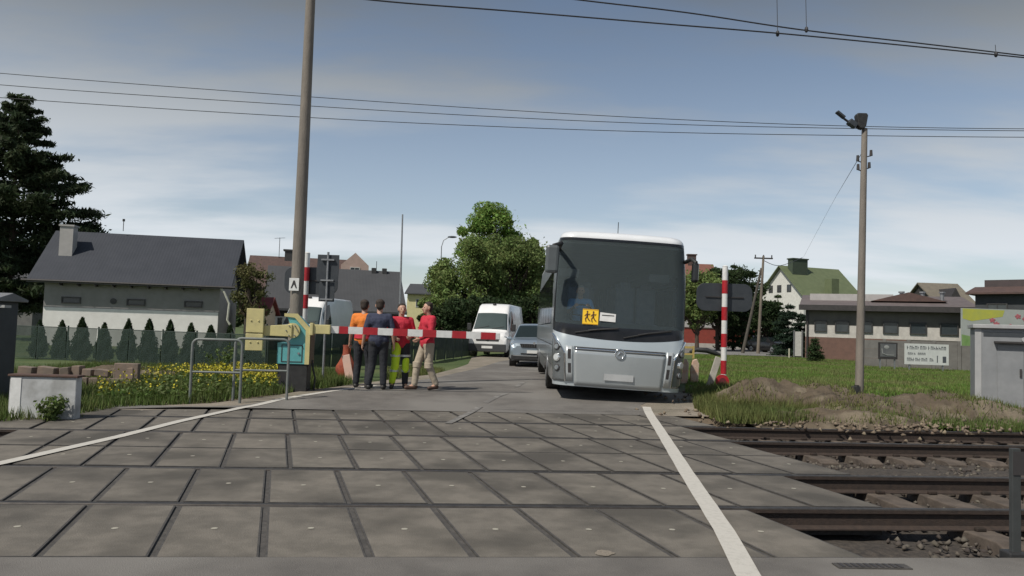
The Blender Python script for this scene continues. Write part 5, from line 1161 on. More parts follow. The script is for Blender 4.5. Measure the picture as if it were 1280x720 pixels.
# seats
for row in range(6):
    for x in (-.86, -.40, .40, .86):
        if row == 0 and x < 0: continue
        y = 2.3+row*.85; mb = MB(); mb.bb(x-.21, x+.21, y, y+.42, 1.42, 1.55); mb.box((x, y+.46, 1.92), (.42, .12, .85), rx=R(-10)); mb.bb(x-.13, x+.13, y+.46, y+.58, 2.28, 2.46); mb.build('seat', M_seat, bus, bevel=.04)
mb = MB(); mb.bb(-.93, -.45, 1.38, 1.8, 1.28, 1.42); mb.box((-.69, 1.88, 1.80), (.46, .12, .85), rx=R(-8)); mb.build('driver_seat', M_seat, bus, bevel=.04)
mb = MB(); c = Vector((-.66, .98, 1.62)); ring = [c+Vector((.23*math.cos(a_), .23*math.sin(a_)*.35, .23*math.sin(a_)*.94)) for a_ in [i*2*math.pi/24 for i in range(25)]]; mb.tube(ring, .017, 8); mb.tube([c+Vector((-.22, 0, 0)), c, c+Vector((.22, 0, 0))], .014, 6); mb.tube([c, c+Vector((0, -.1, -.35))], .035, 8); mb.build('steering_wheel', M_black, bus)
# headlamp pods: curved clear panel with three stacked lamps
for s_ in (-1, 1):
    zt_ = lambda u: 1.20-.30*max(0, (1.42-abs(u))/.34)**1.4 if abs(u) < 1.42 else 1.20
    patch('lamp_panel', pm('lamp_panel_grey', (.22, .24, .25), (.19, .21, .22), 3, .22, .5, coat=.8), s_*1.08, s_*1.40, .36, lambda u: 1.22-.34*max(0, (1.40-abs(u))/.32)**1.6, off=.012, nu=12, nz=14, thick=.01)
    mb = MB(); pts = [BP(s_*uu, 1.22-.34*max(0, (1.40-uu)/.32)**1.6, .018) for uu in [1.40-.32*i/12 for i in range(13)]]+[BP(s_*1.08, z, .018) for z in (.7, .5, .36)]
    mb.tube(pts, .019, 8); mb.build('lamp_trim', M_chrome, bus)
    for k, (z, r_, m_) in enumerate(((.99, .050, M_silver2), (.79, .062, M_lamp), (.60, .048, M_silver2))):
        uu = s_*1.24; p = BP(uu, z, .015); q = BP(uu, z, .05); d_ = (q-p).normalized()
        mb = MB(); mb.cyl(p-d_*.01, p+d_*.018, r_+.018, r_+.012, 22); h = mb.build('headlight', M_trimD if m_ is not M_lamp else M_chrome, bus, smooth=40)
        mb = MB(); mb.cyl(p+d_*.018, p+d_*.032, r_, r_*.85, 22); mb.build('lens', M_lamp if m_ is M_lamp else pm('lens_dim', (.35, .38, .40), (.25, .28, .3), 20, .15, .5), h, smooth=40)
    mb = MB(); a_ = BP(s_*.90, .60); mb.bb(min(s_*.80, s_*.955), max(s_*.80, s_*.955), byf(.9)+.02, byf(.9)+.075, .40, 1.03); 
    patch('grille_column', pm('column_pale', (.50, .53, .54), (.44, .47, .48), 4, .35, .4), s_*.925, s_*1.06, .36, 1.02, off=.014, nu=4, nz=4, thick=.01)
    for k in range(2): patch('slot', M_trimD, s_*.96, s_*1.02, .52+k*.26, .70+k*.26, off=.0205, nu=2, nz=2)
patch('bumper_panel', pm('bumper_silver', (.42, .45, .46), (.38, .41, .42), 1.5, .30, .35, coat=.6), -.90, .90, .30, .965, off=.012, nu=30, nz=8, thick=.01)
patch('chrome_strip', M_chrome, -.90, .90, .965, .99, off=.024, nu=30, nz=1, thick=.014)
patch('seam', M_trimD, -.90, .90, .995, 1.015, off=.006, nu=30, nz=1)
mb = MB(); c = Vector((0, byf(.93)-.03, .93)); ring = [c+Vector((.085*math.cos(a_), 0, .085*math.sin(a_))) for a_ in [i*2*math.pi/28 for i in range(29)]]; mb.tube(ring, .014, 8); mb.build('emblem_ring', M_chrome, bus, smooth=60)
mb = MB(); mb.cyl(c+Vector((0, .02, 0)), c+Vector((0, -.002, 0)), .075, n=24); mb.build('emblem_disc', M_silver2, bus); mb = MB(); mb.tube([c+Vector((-.045, -.01, -.02)), c+Vector((-.01, -.014, .03)), c+Vector((.045, -.01, .015))], [.006, .018, .006], 8); mb.build('emblem_mark', M_chrome, bus)
mb = MB(); y0 = byf(.5)-.028; mb.bb(-.27, .27, y0-.008, y0, .43, .55); mb.build('number_plate', pm('plate_blur', (.45, .46, .46), (.38, .39, .39), 3, .5), bus)
# wipers
for s_, x0, x1 in ((1, -.85, -.05), (1, .05, .98)):
    mb = MB(); P0 = BP(x0/.95, smile(x0/.95)+.06, .03); P1 = BP(x1/1.0 if x1 < .95 else 1.0, ZW(x1)-.02, .03)
    mb.tube([P0, P0.lerp(P1, .5)+Vector((0, -.015, .02)), P1], .011, 6); mb.tube([P0.lerp(P1, .3)+Vector((0, 0, .03)), P1+Vector((0, 0, .02))], .008, 5); mb.build('wiper', M_black, bus)
# mirrors
def mirror(s_, pts, c, size, rz_, mat):
    mb = MB(); mb.tube(pts, [.04]*len(pts), 8); m_ = mb.build('mirror_arm', M_black, bus, smooth=60)
    mb = MB(); mb.box(c, size, rz=rz_); mb.build('mirror_housing', mat, bus, bevel=.05); mb = MB(); mb.box((c[0], c[1]+size[1]/2+.004, c[2]), (size[0]*.8, .006, size[2]*.86), rz=rz_); mb.build('mirror_glass', M_chrome, bus)
mirror(-1, [BP(-1.42, 2.86, .02), Vector((-1.20, .06, 2.92)), Vector((-1.34, -.05, 2.86)), Vector((-1.38, -.07, 2.74))], (-1.36, -.07, 2.60), (.24, .14, .52), 0, pm('mirror_dark', (.10, .115, .12), (.085, .095, .10), 3, .4))
mirror(1, [BP(1.42, 2.78, .02), Vector((1.24, .12, 2.80)), Vector((1.31, .05, 2.72))], (1.30, .05, 2.54), (.13, .12, .38), 0, M_blackgloss)
# aerial and roof hatch edge
mb = MB(); mb.tube([(0.02, 1.6, 3.25), (0.02, 1.64, 3.62)], .008, 5); mb.build('aerial', M_black, bus)
# wheels
def wheel(par, x, y, r_, w_, s_, loc_name='wheel', n=28):
    mb = MB(); a, b_ = (x-w_/2, y, r_), (x+w_/2, y, r_); mb.cyl((x-w_/2+.02, y, r_), (x+w_/2-.02, y, r_), r_, n=n); mb.cyl((x-w_/2, y, r_), (x+w_/2, y, r_), r_*.9, n=n); wo = mb.build(loc_name, M_tyre, par, smooth=40)
    xo = x+s_*(w_/2+.004); mb = MB(); mb.cyl((xo-.01*s_, y, r_), (xo+.012*s_, y, r_), r_*.62, n=n)
    mb.build('rim', M_rim, wo, smooth=40); mb = MB(); mb.cyl((xo+.010*s_, y, r_), (xo+.05*s_, y, r_), r_*.18, n=14); mb.build('hub_cap', M_trimD, wo)
for s_ in (-1, 1):
    for y in (2.75, 9.0): wheel(bus, s_*1.06, y, .50, .30, s_)
# children sign: yellow square with two dark running figures
sg_ = thing('children_sign', 'yellow square children transport sign stuck low on the coach windscreen', 'sign', (BX-.60, BY-.045, bus.location.z+.05), 0); sg_.rotation_euler = (R(-6.5), R(2.2), R(-.5))
mb = MB(); mb.bb(-.155, .155, 0, .008, 1.485, 1.79); mb.build('plate', pm('sign_yellow', (.98, .62, .03), (.90, .56, .03), 4, .5), sg_)
fig = MB()
def kid(x, k):
    fig.ell((x, -.004, 1.735), (.017, .003, .019), 10, 6)
    for pts, r_ in (([(x, 1.71), (x-.004*k, 1.64)], .016), ([(x-.004*k, 1.64), (x-.035*k, 1.60), (x-.02*k, 1.54)], .010), ([(x, 1.64), (x+.025*k, 1.585), (x+.055*k, 1.555)], .010), ([(x, 1.70), (x+.035*k, 1.675), (x+.05*k, 1.70)], .007), ([(x, 1.70), (x-.035*k, 1.67), (x-.05*k, 1.65)], .007)):
        fig.tube([(a, -.004, b_) for a, b_ in pts], r_, 6)
kid(-.065, 1); kid(.055, 1); fig.build('figures', pm('sign_dark', (.10, .035, .02), (.08, .03, .02), 4, .6), sg_)
mb = MB(); mb.bb(-.15, .15, -.003, -.001, 1.49, 1.50); mb.bb(-.15, .15, -.003, -.001, 1.775, 1.785); mb.build('border', pm('sign_orange', (.6, .28, .02), (.5, .25, .02), 4, .6), sg_)
pa = thing('paper_sheet', 'white paper sheet on the coach windscreen right of the yellow sign', 'paper', (BX-.27, BY-.065, bus.location.z+.05)); pa.rotation_euler = (R(-6.5), R(2.2), R(-.5))
mb = MB(); mb.prism([(-.15, 1.56), (.16, 1.55), (.165, 1.71), (-.145, 1.73)], (0, 0, 0), (1, 0, 0), (0, 0, 1), (0, .004, 0)); mb.build('sheet', M_wht, pa)
mb = MB(); mb.bb(-.11, .13, -.004, -.001, 1.665, 1.682); mb.build('print', M_frameD, pa)
# ================================================================== CARS AND VANS
def shell_fn(st):
    """st: list of (y, zb, zt, w, wt, zbelt)"""
    ys = [s[0] for s in st]
    def par(y):
        for i in range(len(st)-1):
            if y <= st[i+1][0]: break
        t = (y-st[i][0])/(st[i+1][0]-st[i][0]); return [a+(b_-a)*t for a, b_ in zip(st[i], st[i+1])]
    def S(y, a, off=0):
        """a in [-6,6]; 0 = roof centre, 6 = under centre"""
        _, zb, zt, w, wt, zbelt = par(y); s_ = 1 if a >= 0 else -1; q = abs(a)
        cr = .035*min(1, wt)
        pl = [(0, zt+cr), (wt*.6, zt+cr*.6), (wt-.07, zt), (wt, zt-.07), (w, zbelt), (w, zb+.14), (w-.10, zb), (0, zb)]
        q = min(q, 6.999); i = int(q); t = q-i; x = pl[i][0]+(pl[i+1][0]-pl[i][0])*t; z = pl[i][1]+(pl[i+1][1]-pl[i][1])*t
        nx = 1 if 3 <= q < 5 else (.6 if 2 <= q < 3 else .1); nz_ = 1 if q < 3 else .25
        return Vector((s_*(x+off*nx), y, z+off*nz_))
    return S, ys
AA = [-7+1e-6, -6, -5, -4.6, -4, -3.6, -3, -2.5, -2, -1.5, -1, -.5, 0, .5, 1, 1.5, 2, 2.5, 3, 3.6, 4, 4.6, 5, 6, 7-1e-6]
def shell(name, st, mat, par):
    S, ys = shell_fn(st); rows = []
    for i in range(len(ys)-1):
        for k in range(3): y = ys[i]+(ys[i+1]-ys[i])*k/3; rows.append([S(y, a) for a in AA])
    rows.append([S(ys[-1], a) for a in AA]); mb = MB(); mb.grid(rows)
    for r_ in (rows[0], rows[-1]): mb.add(r_, [tuple(range(len(r_)))])
    mb.build(name, mat, par, smooth=38); return S
def spatch(name, S, mat, par, y0, y1, a0, a1, off=.006, ny=6, na=8, yf=None):
    rows = []
    for j in range(ny+1):
        r_ = []
        for i in range(na+1):
            a = a0+(a1-a0)*i/na; y = y0+(y1-y0)*j/ny; p = S(y, a, off)
            if y0 < .0 or True: p = p+Vector((0, -off*.6, 0))
            r_.append(p)
        rows.append(r_)
    return MB().grid(rows).build(name, mat, par, smooth=40)
def suv(name, label, loc, rz, paint):
    t = thing(name, label, 'car', loc, rz)
    st = [(0, .42, .82, .80, .72, .74), (.05, .30, .93, .88, .80, .80), (.20, .26, 1.00, .93, .86, .88), (.6, .24, 1.05, .94, .88, .94), (1.15, .24, 1.10, .94, .86, 1.0), (1.95, .24, 1.60, .94, .70, 1.02), (2.3, .24, 1.66, .94, .70, 1.03), (3.9, .24, 1.65, .94, .69, 1.06), (4.45, .3, 1.20, .92, .80, 1.08), (4.65, .42, 1.05, .86, .78, 1.0)]
    S = shell('body', st, paint, t)
    spatch('windscreen', S, M_glasscar, t, 1.18, 1.92, -2.35, 2.35, .010, 8, 16)
    mb = MB(); mb.bb(-.62, .62, 1.5, 1.6, .95, 1.1); mb.build('dashboard', M_black, t)
    for s_ in (-1, 1):
        spatch('side_window', S, M_glasscar, t, 1.75, 4.1, s_*3.08, s_*3.92, .008, 10, 3)
        # headlight: narrow wedge at the corner
        mb = MB(); mb.prism([(s_*.52, .83), (s_*.86, .79), (s_*.88, .93), (s_*.60, .92)], (0, -.012, 0), (1, .14*s_, 0), (0, 0, 1), (0, .07, 0)); mb.build('headlight', M_lamp, t, bevel=.01)
        mb = MB(); mb.prism([(s_*.56, .60), (s_*.80, .58), (s_*.80, .66), (s_*.58, .67)], (0, -.02, 0), (1, .10*s_, 0), (0, 0, 1), (0, .06, 0)); mb.build('fog_light', M_lamp, t, bevel=.008)
        mb = MB(); mb.box((s_*1.02, 1.55, 1.07), (.20, .12, .14)); mb.build('mirror', paint, t, bevel=.04)
        mb = MB(); mb.tube([(s_*.62, 2.2, 1.70), (s_*.62, 2.5, 1.735), (s_*.62, 3.6, 1.73), (s_*.62, 3.9, 1.69)], .018, 6); mb.build('roof_rail', M_chrome, t)
        for y in (.88, 3.7): wheel(t, s_*.82, y, .35, .24, s_)
        for y in (.88, 3.7):
            mb = MB(); mb.cyl((s_*.70, y, .36), (s_*.947, y, .36), .41, n=28); mb.build('wheel_arch', M_black, t)
    mb = MB(); mb.prism([(-.48, .76), (.48, .76), (.54, .90), (-.54, .90)], (0, -.035, 0), (1, 0, 0), (0, 0, 1), (0, .05, 0)); gr = mb.build('grille', M_blackgloss, t, bevel=.01)
    mb = MB(); [mb.bb(-.45+i*.09, -.445+i*.09, -.042, -.036, .775, .885) for i in range(11)]; mb.tube([(-.54, -.04, .905), (.54, -.04, .905)], .012, 6); mb.build('grille_bars', M_chrome, gr)
    mb = MB(); mb.cyl((0, -.045, .93), (0, -.02, .93), .05, n=18); mb.build('emblem', M_chrome, t)
    mb = MB(); mb.bb(-.86, .86, -.03, .05, .30, .48); mb.build('bumper_lower', M_black, t, bevel=.02); mb = MB(); mb.bb(-.78, .78, -.045, -.025, .44, .475); mb.build('bumper_chrome', M_chrome, t)
    mb = MB(); mb.bb(-.27, .27, -.055, -.036, .555, .67); mb.build('number_plate', M_wht, t)
    mb = MB(); mb.bb(-.50, .50, -.012, .02, .50, .56); mb.build('air_intake', M_black, t)
    return t
p = W(667, 460, 28.6)
suv('parked_car', 'silver sport utility car waiting between the white van and the coach', (p.x, 28.6, gz(p.x, 28.6)-.03), R(-3), pm('car_silver', (.36, .42, .47), (.33, .39, .44), 2, .3, .6, coat=.6))
def van(name, label, loc, rz, paint):
    t = thing(name, label, 'van', loc, rz)
    st = [(0, .42, .90, .86, .78, .80), (.05, .30, 1.05, .94, .84, .92), (.18, .26, 1.16, .98, .88, 1.02), (.62, .26, 1.30, .99, .90, 1.14), (1.22, .26, 2.16, 1.0, .80, 1.22), (1.75, .26, 2.62, 1.0, .78, 1.25), (2.1, .26, 2.68, 1.0, .80, 1.3), (5.7, .26, 2.68, 1.0, .82, 1.3), (5.9, .32, 2.55, .98, .80, 1.3)]
    S = shell('body', st, paint, t)
    spatch('windscreen', S, M_glasscar, t, .66, 1.24, -2.4, 2.4, .012, 8, 16)
    mb = MB(); mb.bb(-.8, .8, 1.3, 1.4, 1.1, 1.3); mb.build('dashboard', M_black, t)
    for s_ in (-1, 1):
        spatch('side_window', S, M_glasscar, t, 1.15, 2.1, s_*3.2, s_*3.9, .01, 6, 3)
        mb = MB(); mb.prism([(s_*.60, .84), (s_*.90, .82), (s_*.93, 1.08), (s_*.66, 1.02)], (0, -.015, 0), (1, .10*s_, 0), (0, 0, 1), (0, .06, 0)); mb.build('headlight', M_lamp, t, bevel=.01)
        mb = MB(); mb.box((s_*1.14, .98, 1.48), (.20, .14, .36)); mb.build('mirror', M_black, t, bevel=.03)
        for y in (1.0, 4.6):
            wheel(t, s_*.88, y, .35, .24, s_); mb = MB(); mb.cyl((s_*.75, y, .36), (s_*1.007, y, .36), .41, n=28); mb.build('wheel_arch', M_black, t)
    mb = MB(); mb.bb(-.93, .93, -.05, .06, .28, .66); mb.build('bumper', pm('bumper_plastic', (.045, .048, .05), (.035, .037, .04), 6, .6), t, bevel=.03)
    mb = MB(); mb.prism([(-.56, .80), (.56, .80), (.60, .98), (-.60, .98)], (0, -.02, 0), (1, 0, 0), (0, 0, 1), (0, .05, 0)); g_ = mb.build('grille', M_trimD, t, bevel=.01); mb = MB(); mb.bb(-.56, .56, -.028, -.021, .885, .90); mb.build('grille_bar', M_chrome, g_)
    mb = MB(); mb.cyl((0, -.035, .89), (0, -.02, .89), .075, n=20); mb.build('emblem', M_chrome, t)
    mb = MB(); mb.bb(-.27, .27, -.062, -.052, .44, .56); mb.build('number_plate', M_wht, t)
    mb = MB(); mb.ell((0, 1.72, 2.66), (.10, .06, .05)); mb.build('roof_marker', M_trimD, t)
    for i, (x0, x1) in enumerate(((-.6, -.05), (.05, .6))): mb = MB(); mb.tube([S(.66, (x0)*3, .03), S(.75, x1*2.6, .03)], .012, 5); mb.build('wiper', M_black, t)
    return t
p = W(608.5, 446, 37.5)
Mvan = pm('van_white', (.78, .78, .77), (.72, .72, .71), 2, .35, coat=.4)
van('delivery_van', 'white high-roofed panel van parked on the gravel beyond the lowered boom', (p.x, 37.5, gz(p.x, 37.5)-.02), R(-9), Mvan)
p = W(366, 420, 34.5)
van('delivery_van', 'white panel van standing sideways behind the mesh fence and the concrete pole', (p.x+.1, 34.5, -.05), R(-5), Mvan)
# far parked cars by the red wall
def smallcar(label, loc, rz, paint):
    t = thing('parked_car', label, 'car', loc, rz, 'cars far behind the meadow')
    st = [(0, .3, .70, .72, .66, .62), (.1, .2, .82, .82, .76, .7), (1.0, .2, .96, .84, .76, .86), (1.7, .2, 1.42, .84, .6, .9), (3.2, .2, 1.44, .84, .6, .92), (3.9, .22, 1.0, .82, .74, .9), (4.2, .3, .9, .76, .7, .8)]
    S = shell('body', st, paint, t); spatch('windscreen', S, M_glasscar, t, 1.05, 1.66, -2.3, 2.3, .01)
    for s_ in (-1, 1):
        spatch('side_window', S, M_glasscar, t, 1.6, 3.5, s_*3.08, s_*3.92, .008, 8, 3); mb = MB(); mb.box((s_*.6, -.01, .62), (.26, .06, .12)); mb.build('headlight', M_lamp, t)
        for y in (.8, 3.35): wheel(t, s_*.74, y, .31, .2, s_, n=18)
    mb = MB(); mb.bb(-.4, .4, -.02, .03, .5, .62); mb.build('grille', M_trimD, t); return t
g = base_at(968, 74); smallcar('white car parked far off between the power pole and the spruces', (g[0], g[1], 0), R(12), Mvan)
g = base_at(983, 66); smallcar('black car parked far off just left of the white gate panel', (g[0], g[1], 0), R(25), M_blackgloss)
# ================================================================== PEOPLE
M_skin = pm('skin', (.50, .30, .215), (.44, .26, .19), 6, .55); M_eye = pm('eye_dark', (.03, .02, .02), (.02, .015, .015), 4, .2)
def blob(name, caps, mats, par, vox=.014, smooth=6, extra=None):
    mb = MB()
    for p0, r0, p1, r1 in caps: mb.capsule(p0, r0, p1, r1, 14)
    if extra: extra(mb)
    tmp = link('tmp_blob', mb.mesh('tmp_blob'), mats); r_ = tmp.modifiers.new('r', 'REMESH'); r_.mode = 'VOXEL'; r_.voxel_size = vox; r_.use_smooth_shade = True
    s_ = tmp.modifiers.new('s', 'SMOOTH'); s_.iterations = smooth; s_.factor = .5
    bpy.context.view_layer.update(); dg = bpy.context.evaluated_depsgraph_get(); me = bpy.data.meshes.new_from_object(tmp.evaluated_get(dg)); bpy.data.objects.remove(tmp)
    me.name = name; o = bpy.data.objects.new(name, me); C.objects.link(o); o.parent = par; me.shade_smooth(); KIDS.setdefault(par.name, []).append(o.name)
    return o
def V3(*a): return Vector(a)
def person(label, loc, rz, H, J, hair, top, trousers, shoes, sleeve='short', bulk=1.0, extra_parts=None, seated=False):
    """J: joint overrides for a 1.8 m figure facing -y; s = left/right"""
    k = H/1.8; D = dict(pelvis=(0, 0, .97), waist=(0, .01, 1.12), chest=(0, .01, 1.36), neck=(0, .02, 1.50), head=(0, -.01, 1.665),
        hipL=(.095, 0, .93), hipR=(-.095, 0, .93), kneeL=(.11, -.02, .50), kneeR=(-.11, -.02, .50), ankL=(.12, .02, .09), ankR=(-.12, .02, .09), toeL=(.15, -.16, .035), toeR=(-.15, -.16, .035),
        shL=(.185, .01, 1.44), shR=(-.185, .01, 1.44), elL=(.25, .03, 1.16), elR=(-.25, .03, 1.16), wrL=(.27, -.05, .92), wrR=(-.27, -.05, .92))
    D.update(J); P = {a: V3(*b_)*k for a, b_ in D.items()}
    t = thing('person', label, 'person', loc, rz)
    b_ = bulk*k
    def c(a, ra, d, rb): return (P[a] if isinstance(a, str) else a, ra*k, P[d] if isinstance(d, str) else d, rb*k)
    hd = P['head']; nk = P['neck']; caps = []
    sx = V3(.10*b_, 0, 0)
    torso = [(P['pelvis']-sx*.7, .115*b_, P['pelvis']+sx*.7, .115*b_), (P['pelvis'], .13*b_, P['waist'], .118*b_), (P['waist']-sx*.5, .11*b_, P['waist']+sx*.5, .11*b_), (P['waist'], .12*b_, P['chest'], .125*b_), (P['chest']-sx*.75, .115*b_, P['chest']+sx*.75, .115*b_), (P['shL'], .062*k, P['chest']+V3(.03, 0, .05)*k, .10*k), (P['shR'], .062*k, P['chest']+V3(-.03, 0, .05)*k, .10*k), (P['shL'], .058*k, P['shR'], .058*k)]
    caps += torso+[c('neck', .058, hd-V3(0, 0, .06)*k, .055), (P['chest']+V3(0, .01, .06)*k, .09*k, nk, .06*k)]
    # head: cranium, jaw, nose, ears
    caps += [(hd+V3(0, .012, .03)*k, .086*k, hd+V3(0, .0, .0)*k, .080*k), (hd+V3(0, -.03, -.035)*k, .062*k, hd+V3(0, -.045, -.075)*k, .042*k), (hd+V3(0, -.082, .01)*k, .012*k, hd+V3(0, -.104, -.022)*k, .017*k), (hd+V3(0, -.078, -.052)*k, .02*k, hd+V3(0, -.075, -.056)*k, .022*k)]
    for s_ in (-1, 1): caps.append((hd+V3(s_*.082, .012, .012)*k, .016*k, hd+V3(s_*.083, .01, -.022)*k, .012*k))
    for S_ in 'LR':
        caps += [c('sh'+S_, .056, 'el'+S_, .043), c('el'+S_, .043, 'wr'+S_, .028), c('hip'+S_, .092, 'knee'+S_, .058), c('knee'+S_, .058, 'ank'+S_, .038), c('ank'+S_, .038, 'toe'+S_, .030)]
        calf = P['knee'+S_].lerp(P['ank'+S_], .3)+V3(0, .018, 0)*k; caps.append((calf, .055*k, P['knee'+S_].lerp(P['ank'+S_], .65), .042*k))
        # hand: palm, four fingers and a thumb
        w = P['wr'+S_]; d = (w-P['el'+S_]).normalized(); s_ = 1 if S_ == 'L' else -1
        side = d.cross(V3(s_, 0, 0)); side = side.normalized() if side.length > .1 else V3(0, -1, 0)
        if side.y > 0: side = -side
        nin = d.cross(side).normalized(); nin = nin if nin.x*s_ < 0 else -nin
        pc = w+d*.05*k; caps += [(w, .027*k, w+d*.085*k+side*.022*k, .020*k), (w+d*.01*k, .024*k, w+d*.085*k-side*.022*k, .018*k)]
        for f_, (o_, ln) in enumerate(((.030, .062), (.010, .072), (-.010, .067), (-.030, .052))):
            b0 = w+d*.088*k+side*o_*k; m0 = b0+(d*.92+nin*.38).normalized()*ln*.5*k; e0 = m0+(d*.6+nin*.8).normalized()*ln*.5*k
            caps += [(b0, .0095*k, m0, .0088*k), (m0, .0088*k, e0, .0075*k)]
        tb = w+d*.03*k+side*.028*k; caps += [(tb, .013*k, tb+(d*.6+side*.7+nin*.25).normalized()*.045*k, .0105*k), (tb+(d*.6+side*.7+nin*.25).normalized()*.045*k, .0105*k, tb+(d*.75+side*.62+nin*.4).normalized()*.078*k, .008*k)]
    body = blob('body', caps, M_skin, t, .0085*k, 3)
    for s_ in (-1, 1):
        mb = MB(); mb.ell(hd+V3(s_*.030, -.078, .012)*k, (.013*k, .008*k, .008*k), 10, 6); mb.build('eye', M_eye, t)
    mb = MB(); mb.tube([hd+V3(-.022, -.090, -.050)*k, hd+V3(0, -.0985, -.051)*k, hd+V3(.022, -.090, -.050)*k], .0045*k, 6); mb.build('mouth', pm('lips', (.30, .13, .11), (.26, .11, .1), 5, .5), t)
    if hair:
        def cut(mb):
            for i in range(40):
                a_ = i*2.399; r_ = math.sqrt((i+.5)/40); mb.ell(hd+V3(math.cos(a_)*r_*.072, .036+math.sin(a_)*r_*.070, .05+.062*math.sqrt(max(0, 1-r_*r_)))*k, (.028*k,)*3, 8, 6)
        blob('hair', [(hd+V3(0, .035, .05)*k, .088*k, hd+V3(0, .05, -.01)*k, .078*k)], hair, t, .011*k, 2, cut)
    g_ = .018
    tc_ = [(a, ra+g_*k, b2, rb+g_*k) for a, ra, b2, rb in torso[1:]]
    tc_.append((P['pelvis']-sx*.7+V3(0, 0, .01), .125*b_, P['pelvis']+sx*.7+V3(0, 0, .01), .125*b_))
    for S_ in 'LR':
        if sleeve == 'short': tc_.append((P['sh'+S_], .078*k, P['sh'+S_].lerp(P['el'+S_], .72), .066*k))
        else: tc_ += [(P['sh'+S_], .078*k, P['el'+S_], .062*k), (P['el'+S_], .062*k, P['el'+S_].lerp(P['wr'+S_], .92), .044*k)]
    blob('shirt' if sleeve == 'short' else 'jacket', tc_, top, t, .013*k, 5)
    tr = [(P['pelvis']-sx*.7-V3(0, 0, .03)*k, .124*b_, P['pelvis']+sx*.7-V3(0, 0, .03)*k, .124*b_)]
    for S_ in 'LR': tr += [(P['hip'+S_], .112*k, P['knee'+S_], .079*k), (P['knee'+S_], .079*k, P['ank'+S_]+V3(0, 0, .03)*k, .066*k), (P['pelvis']-V3(0, 0, .02)*k, .12*k, P['hip'+S_], .112*k)]
    blob('trousers', tr, trousers, t, .013*k, 5)
    for S_ in 'LR':
        a, to = P['ank'+S_], P['toe'+S_]; heel = a+(a-to).normalized()*.03*k; heel.z = a.z-.04*k
        blob('shoe', [(heel, .045*k, V3(to.x, to.y, to.z+.012), .040*k), (a, .05*k, V3(a.x, a.y, a.z-.03*k), .05*k)], shoes, t, .010*k, 3)
    if extra_parts: extra_parts(t, P, k)
    return t
M_or = pm('shirt_orange', (.75, .22, .03), (.62, .17, .03), 6, .85, bump=1.0, bscale=11); M_navy = pm('shirt_navy', (.040, .048, .085), (.03, .036, .065), 6, .9, bump=1.0, bscale=11)
M_bt = pm('trousers_black', (.018, .02, .026), (.028, .03, .036), 6, .9, bump=1.0, bscale=11); M_rd = pm('jacket_red', (.52, .025, .05), (.42, .02, .04), 6, .8, bump=1.0, bscale=11)
M_bg = pm('trousers_beige', (.42, .36, .28), (.34, .29, .225), 6, .9, bump=1.0, bscale=11); M_hv = pm('hi_vis_yellow', (.62, .85, .03), (.52, .75, .03), 6, .7); M_gy = pm('shirt_grey', (.28, .27, .25), (.22, .215, .2), 6, .9, bump=1.0, bscale=11)
M_hd = pm('hair_dark', (.04, .028, .02), (.025, .018, .014), 20, .8, bump=.4); M_hb = pm('hair_grey', (.25, .235, .22), (.18, .17, .16), 20, .8, bump=.4); M_sb = pm('shoe_black', (.02, .02, .02), (.035, .033, .03), 8, .6); M_bn = pm('shoe_brown', (.09, .05, .035), (.065, .04, .03), 8, .7)
M_refl = pm('reflective_band', (.55, .57, .57), (.48, .5, .5), 20, .4, .3)
def stand(px, py, Y): p = W(px, py, Y); return (p.x, Y, gz(p.x, Y)+.004)
# man in orange top, back to the camera
def redhem(t, P, k):
    mb = MB(); c = P['pelvis']+V3(0, .01, .07)*k; ring = []
    for z, r_ in ((-.035, .158), (.045, .152)): ring.append([c+V3(math.cos(a_)*r_*1.22, math.sin(a_)*r_*.98, z)*k for a_ in [i*math.pi/12 for i in range(25)]])
    MB().grid(ring).build('shirt_hem', M_rd, t, smooth=60)
person('man in orange top and black trousers standing leftmost behind the boom', stand(452, 484, 15.95), R(172), 1.85, dict(wrL=(.30, -.04, .93), wrR=(-.27, -.10, 1.0), kneeR=(-.12, -.05, .5)), M_hd, M_or, M_bt, M_sb, extra_parts=redhem)
person('man in dark navy shirt and black trousers with arms at his sides', stand(471, 485, 15.75), R(188), 1.86, dict(elL=(.27, .05, 1.15), elR=(-.28, .04, 1.15), wrL=(.31, -.02, .90), wrR=(-.30, -.02, .90), ankL=(.17, .02, .09), toeL=(.22, -.15, .035)), M_hd, M_navy, M_bt, M_sb, bulk=1.08)
def hv(t, P, k):
    blob('hi_vis_leg', [(P['hipR']-V3(0, .03, .02)*k, .106*k, P['kneeR']-V3(0, .012, 0)*k, .082*k), (P['kneeR']-V3(0, .012, 0)*k, .086*k, P['ankR']+V3(0, -.012, .06)*k, .070*k)], M_hv, t, .013*k, 4)
    blob('hi_vis_leg', [(P['kneeL']-V3(0, .03, -.10)*k, .075*k, P['kneeL']-V3(0, .03, .10)*k, .072*k)], M_hv, t, .013*k, 4)
    for S_ in 'LR':
        for f_ in (.30, .62):
            c = P['knee'+S_].lerp(P['ank'+S_], f_) if f_ < .5 else P['hip'+S_].lerp(P['knee'+S_], .55)
            mb = MB(); r_ = .092 if f_ < .5 else .112; mb.cyl(c+V3(0, 0, -.022), c+V3(0, 0, .022), r_*k, n=18); mb.build('reflective_band', M_refl, t, smooth=40)
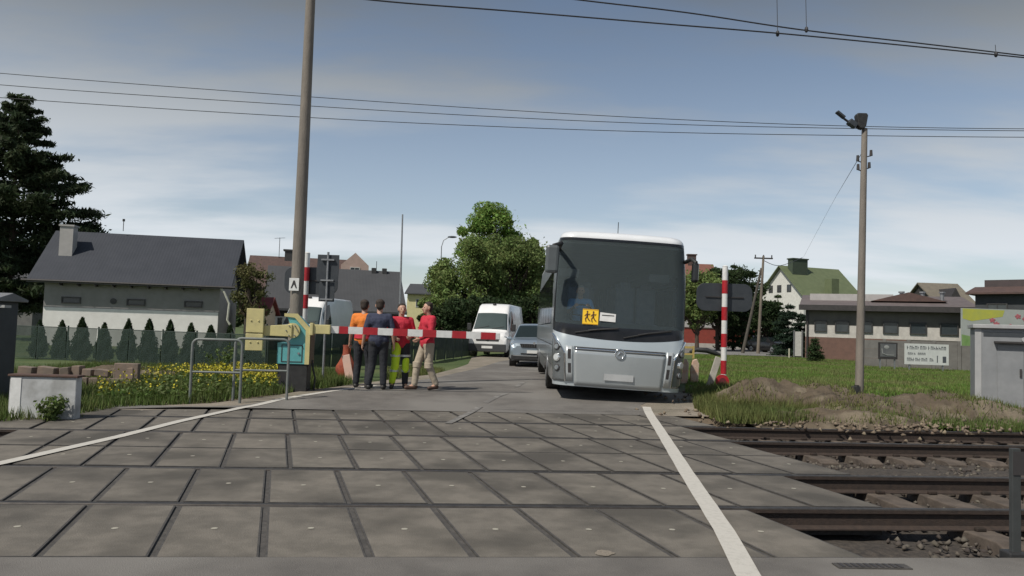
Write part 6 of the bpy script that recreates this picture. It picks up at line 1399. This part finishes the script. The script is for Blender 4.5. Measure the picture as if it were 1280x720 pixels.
person('rescue worker in red jacket with black and fluorescent yellow trousers', stand(499, 482, 16.1), R(20), 1.80, dict(wrL=(.16, -.22, 1.10), elL=(.27, .0, 1.18), wrR=(-.18, -.20, 1.08), elR=(-.27, .0, 1.18), ankR=(-.15, .04, .09), toeR=(-.20, -.13, .035)), M_hd, M_rd, M_bt, M_sb, 'long', extra_parts=hv)
def leg_bands(t, P, k):
    for S_ in 'LR':
        c = P['knee'+S_]; mb = MB(); mb.cyl(c+V3(0, 0, -.06), c+V3(0, 0, .06), .090*k, n=18); mb.build('knee_pad', M_bg, t, smooth=40, bevel=.01)
person('person in bright red jacket and beige trousers, rightmost of those behind the boom', stand(532, 482, 15.95), R(-58), 1.85, dict(pelvis=(0, 0, .95), hipL=(.095, 0, .91), hipR=(-.095, 0, .91), ankL=(.13, .16, .11), toeL=(.16, .0, .035), kneeL=(.11, .0, .50), kneeR=(-.12, -.15, .51), ankR=(-.13, -.19, .09), toeR=(-.14, -.37, .035), elL=(.23, -.04, 1.15), wrL=(.20, -.26, 1.04), wrR=(-.18, -.28, 1.08), elR=(-.24, -.05, 1.16), head=(0, -.03, 1.66)), M_hd, M_rd, M_bg, M_bn, 'long', extra_parts=leg_bands)
# the coach driver, seated behind the windscreen
seatJ = dict(pelvis=(0, .0, .55), waist=(0, -.01, .70), chest=(0, -.03, .94), neck=(0, -.04, 1.08), head=(0, -.08, 1.25), hipL=(.1, -.02, .50), hipR=(-.1, -.02, .50), kneeL=(.14, -.42, .52), kneeR=(-.14, -.42, .52), ankL=(.14, -.48, .10), ankR=(-.14, -.48, .10), toeL=(.14, -.62, .05), toeR=(-.14, -.62, .05),
    shL=(.19, -.03, 1.02), shR=(-.19, -.03, 1.02), elL=(.26, -.22, .80), elR=(-.26, -.22, .80), wrL=(.17, -.44, .90), wrR=(-.17, -.44, .90))
dp = person('coach driver in light blue shirt seated behind the windscreen', (BX-.62, BY+1.56, bus.location.z+1.0), R(0), 1.78, seatJ, M_hb, pm('shirt_blue', (.16, .38, .70), (.13, .33, .62), 6, .8, bump=1.0, bscale=11), M_bt, M_sb)
